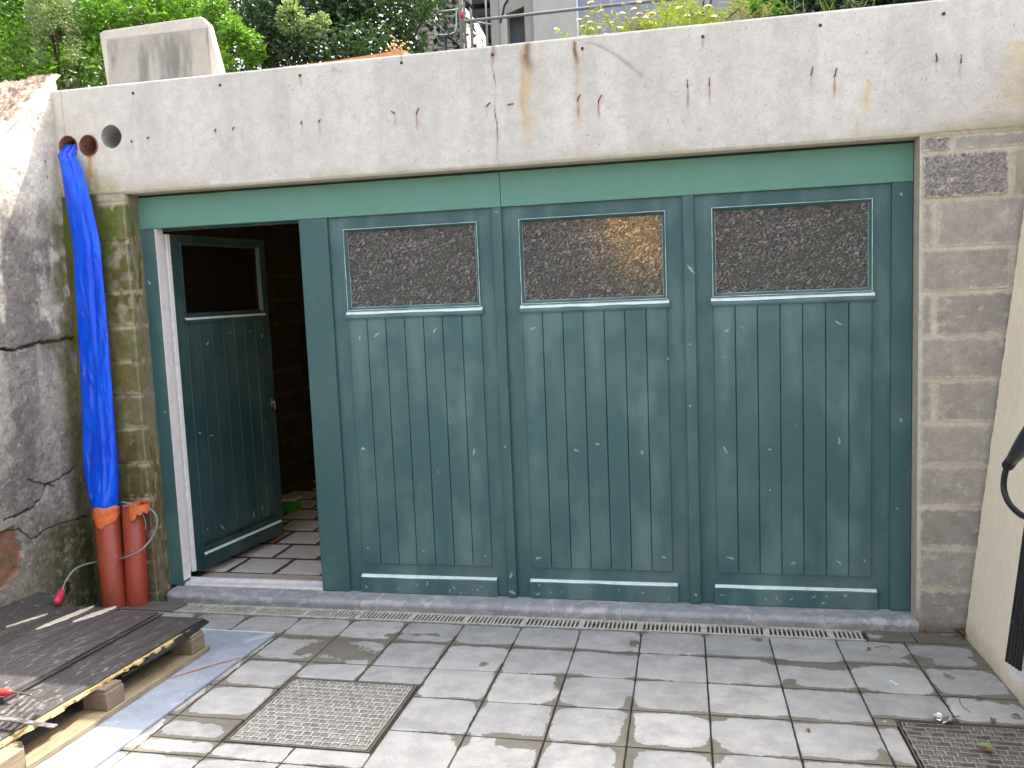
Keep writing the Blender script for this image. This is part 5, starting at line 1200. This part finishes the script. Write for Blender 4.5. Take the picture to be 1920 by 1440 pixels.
WS = [(1093, 50, 'y', 'short weed with reddish base at the left end of the weed row'), (1106, 5, 'y', 'tall yellow-flowered weed nearest the light house panel'), (1128, 40, 'y', 'low weed with one large yellow flower in front of the lilac panel'),
      (1145, 3, 'y', 'tall weed topped by a round yellow flower in front of the lilac panel'), (1160, 40, 'd', 'dry straw-coloured weed tuft under the thin rail'), (1172, 5, 'y', 'tall weed with orange-yellow heads beside the rail post'),
      (1190, 35, 'y', 'bushy yellow weed at the foot of the rail post'), (1210, 8, 'd', 'dry pale seed-head weed right of the rail post'), (1225, 25, 'y', 'yellow-flowered weed right of the dry seed-head'), (1250, 5, 'w', 'grey-green upright weed, first without flowers'),
      (1275, 15, 'y', 'sprawling yellow weed mid way along the right beam top'), (1300, 0, 'w', 'dense yellow-green weed clump above a rusty tie hole'), (1325, 12, 'y', 'yellow-green flowering weed left of the big leafy weeds'), (1350, 0, 'w', 'tall tangled weed clump left of the pale dry tuft'),
      (1375, 8, 'd', 'pale dry grass tuft before the broad-leaved weeds'), (1395, 0, 'd', 'second pale dry tuft touching the broad-leaved weeds'), (1420, -8, 'g', 'broad-leaved bright green weed near the right end'), (1445, -5, 'g', 'second broad-leaved bright green weed in deeper shade'),
      (1490, -10, 'k', 'dark low weed where the foliage turns shady'), (1540, -14, 'k', 'dark weed above the fifteenth wire stub'), (1590, -18, 'k', 'dark creeping weed near the right frame corner'), (1640, -22, 'k', 'last dark weed before the beam meets the picture top')]
for i, (u, v, k, lab) in enumerate(WS):
    weed(u, v, .10+.06*(i % 3), k, lab, 100+i)
bush('weed_clump', 'tangled yellow-green weed mass behind the flowering weeds on the right', 'weeds', [bl(1290, 40, .55, .22, .14, .15), bl(1370, 25, .5, .18, .12, .12), bl(1330, -10, .8, .3, .14)], 5200, .030, .010, 'lf_weed', 61, 6)
bush('dark_bush', 'dark shady hedge behind the right end of the beam', 'hedge', [bl(1500, 10, .9, .26, .14), bl(1600, -10, .9, .3, .15), bl(1720, -30, .9, .35, .16), bl(1440, 0, 1., .16, .14)], 8000, .045, .018, 'lf_dark', 62, 8)

# ---- house with lilac panel
HYp = 5.0
def hb(u0, u1, v0, v1, y0, y1=None): a = onY(u0, v0, y0); b = onY(u1, v1, y0); return a[0], b[0], b[2], a[2]
H = empty('house', (2.6, 6.5, 3.0)); tag(H, 'pale rendered house with a lilac panel behind the flowering weeds', 'house')
x921 = onY(921, 60, HYp)[0]; x950 = onY(950, 60, HYp)[0]; x984 = onY(984, 60, HYp)[0]; x1002 = onY(1002, 60, HYp)[0]; x1082 = onY(1082, 40, HYp)[0]; x936 = onY(936, 60, HYp)[0]
zs_ = onY(960, 24, HYp)[2]; ze = onY(983, 10, HYp)[2]
mk('wall', MB().box(x921, x936-.002, HYp, HYp+2.5, 3.0, 7.5).box(x984+.002, x1002, HYp, HYp+2.5, 3.0, 7.5), MAT['house'], H)
mk('window_post', MB().box(x936, x950, HYp+.03, HYp+.2, 3.0, 7.5), MAT['houselight'], H)
mb = MB(); mb.add([(x950, HYp+.02, zs_), (x984, HYp+.02, ze), (x984, HYp+.02, 7.5), (x950, HYp+.02, 7.5), (x950, HYp+.25, zs_+.02), (x984, HYp+.25, ze+.02), (x984, HYp+.25, 7.5), (x950, HYp+.25, 7.5)], [(0,1,2,3), (7,6,5,4), (0,4,5,1)]); mk('lintel', mb, MAT['house'], H)
mk('window', MB().box(x950, x984, HYp+.22, HYp+.26, 3.0, 7.5), MAT['houseshade'], H)
mk('light_panel', MB().box(x1002+.002, x1082, HYp-.04, HYp+2.5, 3.0, 7.5), MAT['houselight'], H)
mk('panel_edge', MB().box(x1082+.002, x1082+.02, HYp-.045, HYp+.2, 3.0, 7.5), MAT['white'], H)
mk('lilac_panel', MB().box(x1082+.023, x1082+3.4, HYp-.02, HYp+2.5, 3.0, 7.5), MAT['lilac'], H)
mk('unseen_shade_block', MB().box(5.4, 12, HYp+.1, HYp+4, 3.0, 15), MAT['house'], H)  # unseen block added to cast shade on the right-hand paving and weeds
mb = MB(); mb.tube(spline([onY(953, 0, HYp-.12), onY(946, 10, HYp-.12), onY(943, 25, HYp-.12), onY(938, 43, HYp-.12)], 5), .012, 6); o = mk('loose_wire', mb, MAT['black']); tag(o, 'loose black wire dangling in front of the house opening', 'wire')
# ---- rail and scaffold
YS = 3.6
SC = empty('scaffold', (onY(875, 60, YS)[0], YS, 3.0)); tag(SC, 'galvanised tube scaffold with dark platforms left of the house', 'scaffold')
def tb(name, pts, r, mat='zinc'): mb = MB(); mb.tube([Vector(p) for p in pts], r, 10); return mk(name, mb, MAT[mat], SC, smooth=True)
def vert(u, y, r, v=60): q = onY(u, v, y); return tb('standard', [(q[0], y, 2.9), (q[0], y, 6.5)], r)
vert(865, YS, .017); vert(872, YS+.15, .012); vert(884.5, YS+.5, .014); vert(913, YS+1.0, .010)
q = onY(865, 30, YS); q2 = onY(865, 23, YS); q3 = onY(865, 35, YS); tb('red_band', [(q[0], YS, q3[2]), (q[0], YS, q2[2])], .0185, 'redband')
tb('ledger', [onY(822, 22, YS), onY(866, 17, YS)], .008); tb('guard_frame', spline([onY(856, 20, YS), onY(855, 55, YS), onY(848, 63, YS), onY(838, 65, YS), onY(818, 65, YS), onY(815, 58, YS), onY(815, 10, YS)], 5), .008)
tb('diagonal_brace', [onY(812, 40, YS+.3), onY(866, 92, YS+.3)], .012, 'blackp'); tb('diagonal_brace', [onY(868, -5, YS+.1), onY(886, 15, YS+.1)], .012, 'blackp')
mb = MB(); a0 = onY(885, 0, 5.5); a1 = onY(921, 0, 5.5)
mk('platform', MB().box(a0[0]-.05, a1[0]+.3, 5.3, 6.6, onY(900, 18, 5.5)[2], onY(900, -6, 5.5)[2]), MAT['scafplank'], SC)
mk('platform', MB().box(onY(892, 0, 5.5)[0], a1[0]+.3, 5.3, 6.6, onY(900, 40, 5.5)[2], onY(900, 28, 5.5)[2]), MAT['scafplank'], SC)
tb('diagonal_brace', [onY(893, 30, 5.2), onY(920, 80, 5.2)], .018, 'blackp')
tb('ledger', [onY(884, 40, 5.0), onY(921, 46, 5.0)], .012, 'zinc')
RL = empty('guard_rail', tuple(onY(1197, 30, 2.6))); tag(RL, 'thin grey tube rail sloping across the front of the house', 'rail')
mb = MB(); mb.tube([onY(871, 40, 2.9), onY(1020, 24, 2.7), onY(1200, 4, 2.5), onY(1420, -18, 2.3)], .012, 10); mk('top_tube', mb, MAT['cable'], RL, smooth=True)
q = onY(1197, 20, 2.52); mb = MB(); mb.tube([(q[0], 2.52, 2.9), (q[0], 2.52, q[2]+.05)], .010, 8); mk('upright', mb, MAT['cable'], RL)
# white slatted cladding building seen behind the scaffold
B2 = empty('clad_building', (onY(840, 40, 6.5)[0], 7.2, 3.0)); tag(B2, 'white slatted cladding of a building behind the scaffold', 'building')
x0, x1 = onY(780, 40, 6.5)[0], onY(864, 40, 6.5)[0]; xm0, xm1 = onY(828, 40, 6.5)[0], onY(834, 40, 6.5)[0]
mb = MB(); mb.box(x0, x1, 6.54, 7.8, 3.0, 8)
k = 0; z = 3.4
while z < 6.6: mb.box(x0, xm0-.01, 6.50, 6.535, z, z+.045); mb.box(xm1+.01, x1, 6.50, 6.535, z, z+.045); z += .058
mk('slatted_wall', mb, MAT['slats'], B2)
mk('grey_post', MB().box(xm0, xm1, 6.46, 6.534, 3.0, 8), MAT['lilac'], B2)
p_ = onY(735, 88, .9); e = empty('pink_flower_plant', (p_[0], .6, 2.72)); tag(e, 'small pinkish flower cluster at the foot of the dark bush', 'flower')
g = np.random.default_rng(5); pp = np.array(onY(745, 90, .55))+g.normal(size=(70, 3))*np.array((.03, .02, .022)); MAT['pinkpetal'] = M_leaf('petal_pink', (.45, .20, .16), (.60, .34, .28), .4)
pq = mk('petals', leaves(pp, .02, .014, g.random(70), .3, seed=9), MAT['pinkpetal'], e); pq['kind'] = 'stuff'

# ---- house across the street (only seen as reflection and bounce light)
OH = empty('brick_house', (2, -20, 0)); tag(OH, 'sunlit brown brick house across the street, mirrored in the panes', 'house')
mb = MB(); mb.tint = (.34, .25, .19); mb.box(-14, 18, -22, -17.5, -.3, 5.2); mk('wall', mb, MAT['block'], OH)
mb = MB(); mb.prism([(-22.2, 5.2), (-17.2, 5.2), (-19.7, 7.0)], -14.3, 18.3, 'x'); mk('roof', mb, MAT['scafplank'], OH)
for k in range(7):
    mb = MB(); x = -12+k*4.3
    mb.box(x, x+1.2, -17.49, -17.44, .9, 2.3); mb.box(x, x+1.2, -17.49, -17.44, 3.3, 4.5); mk('window', mb, MAT['houseshade'], OH)
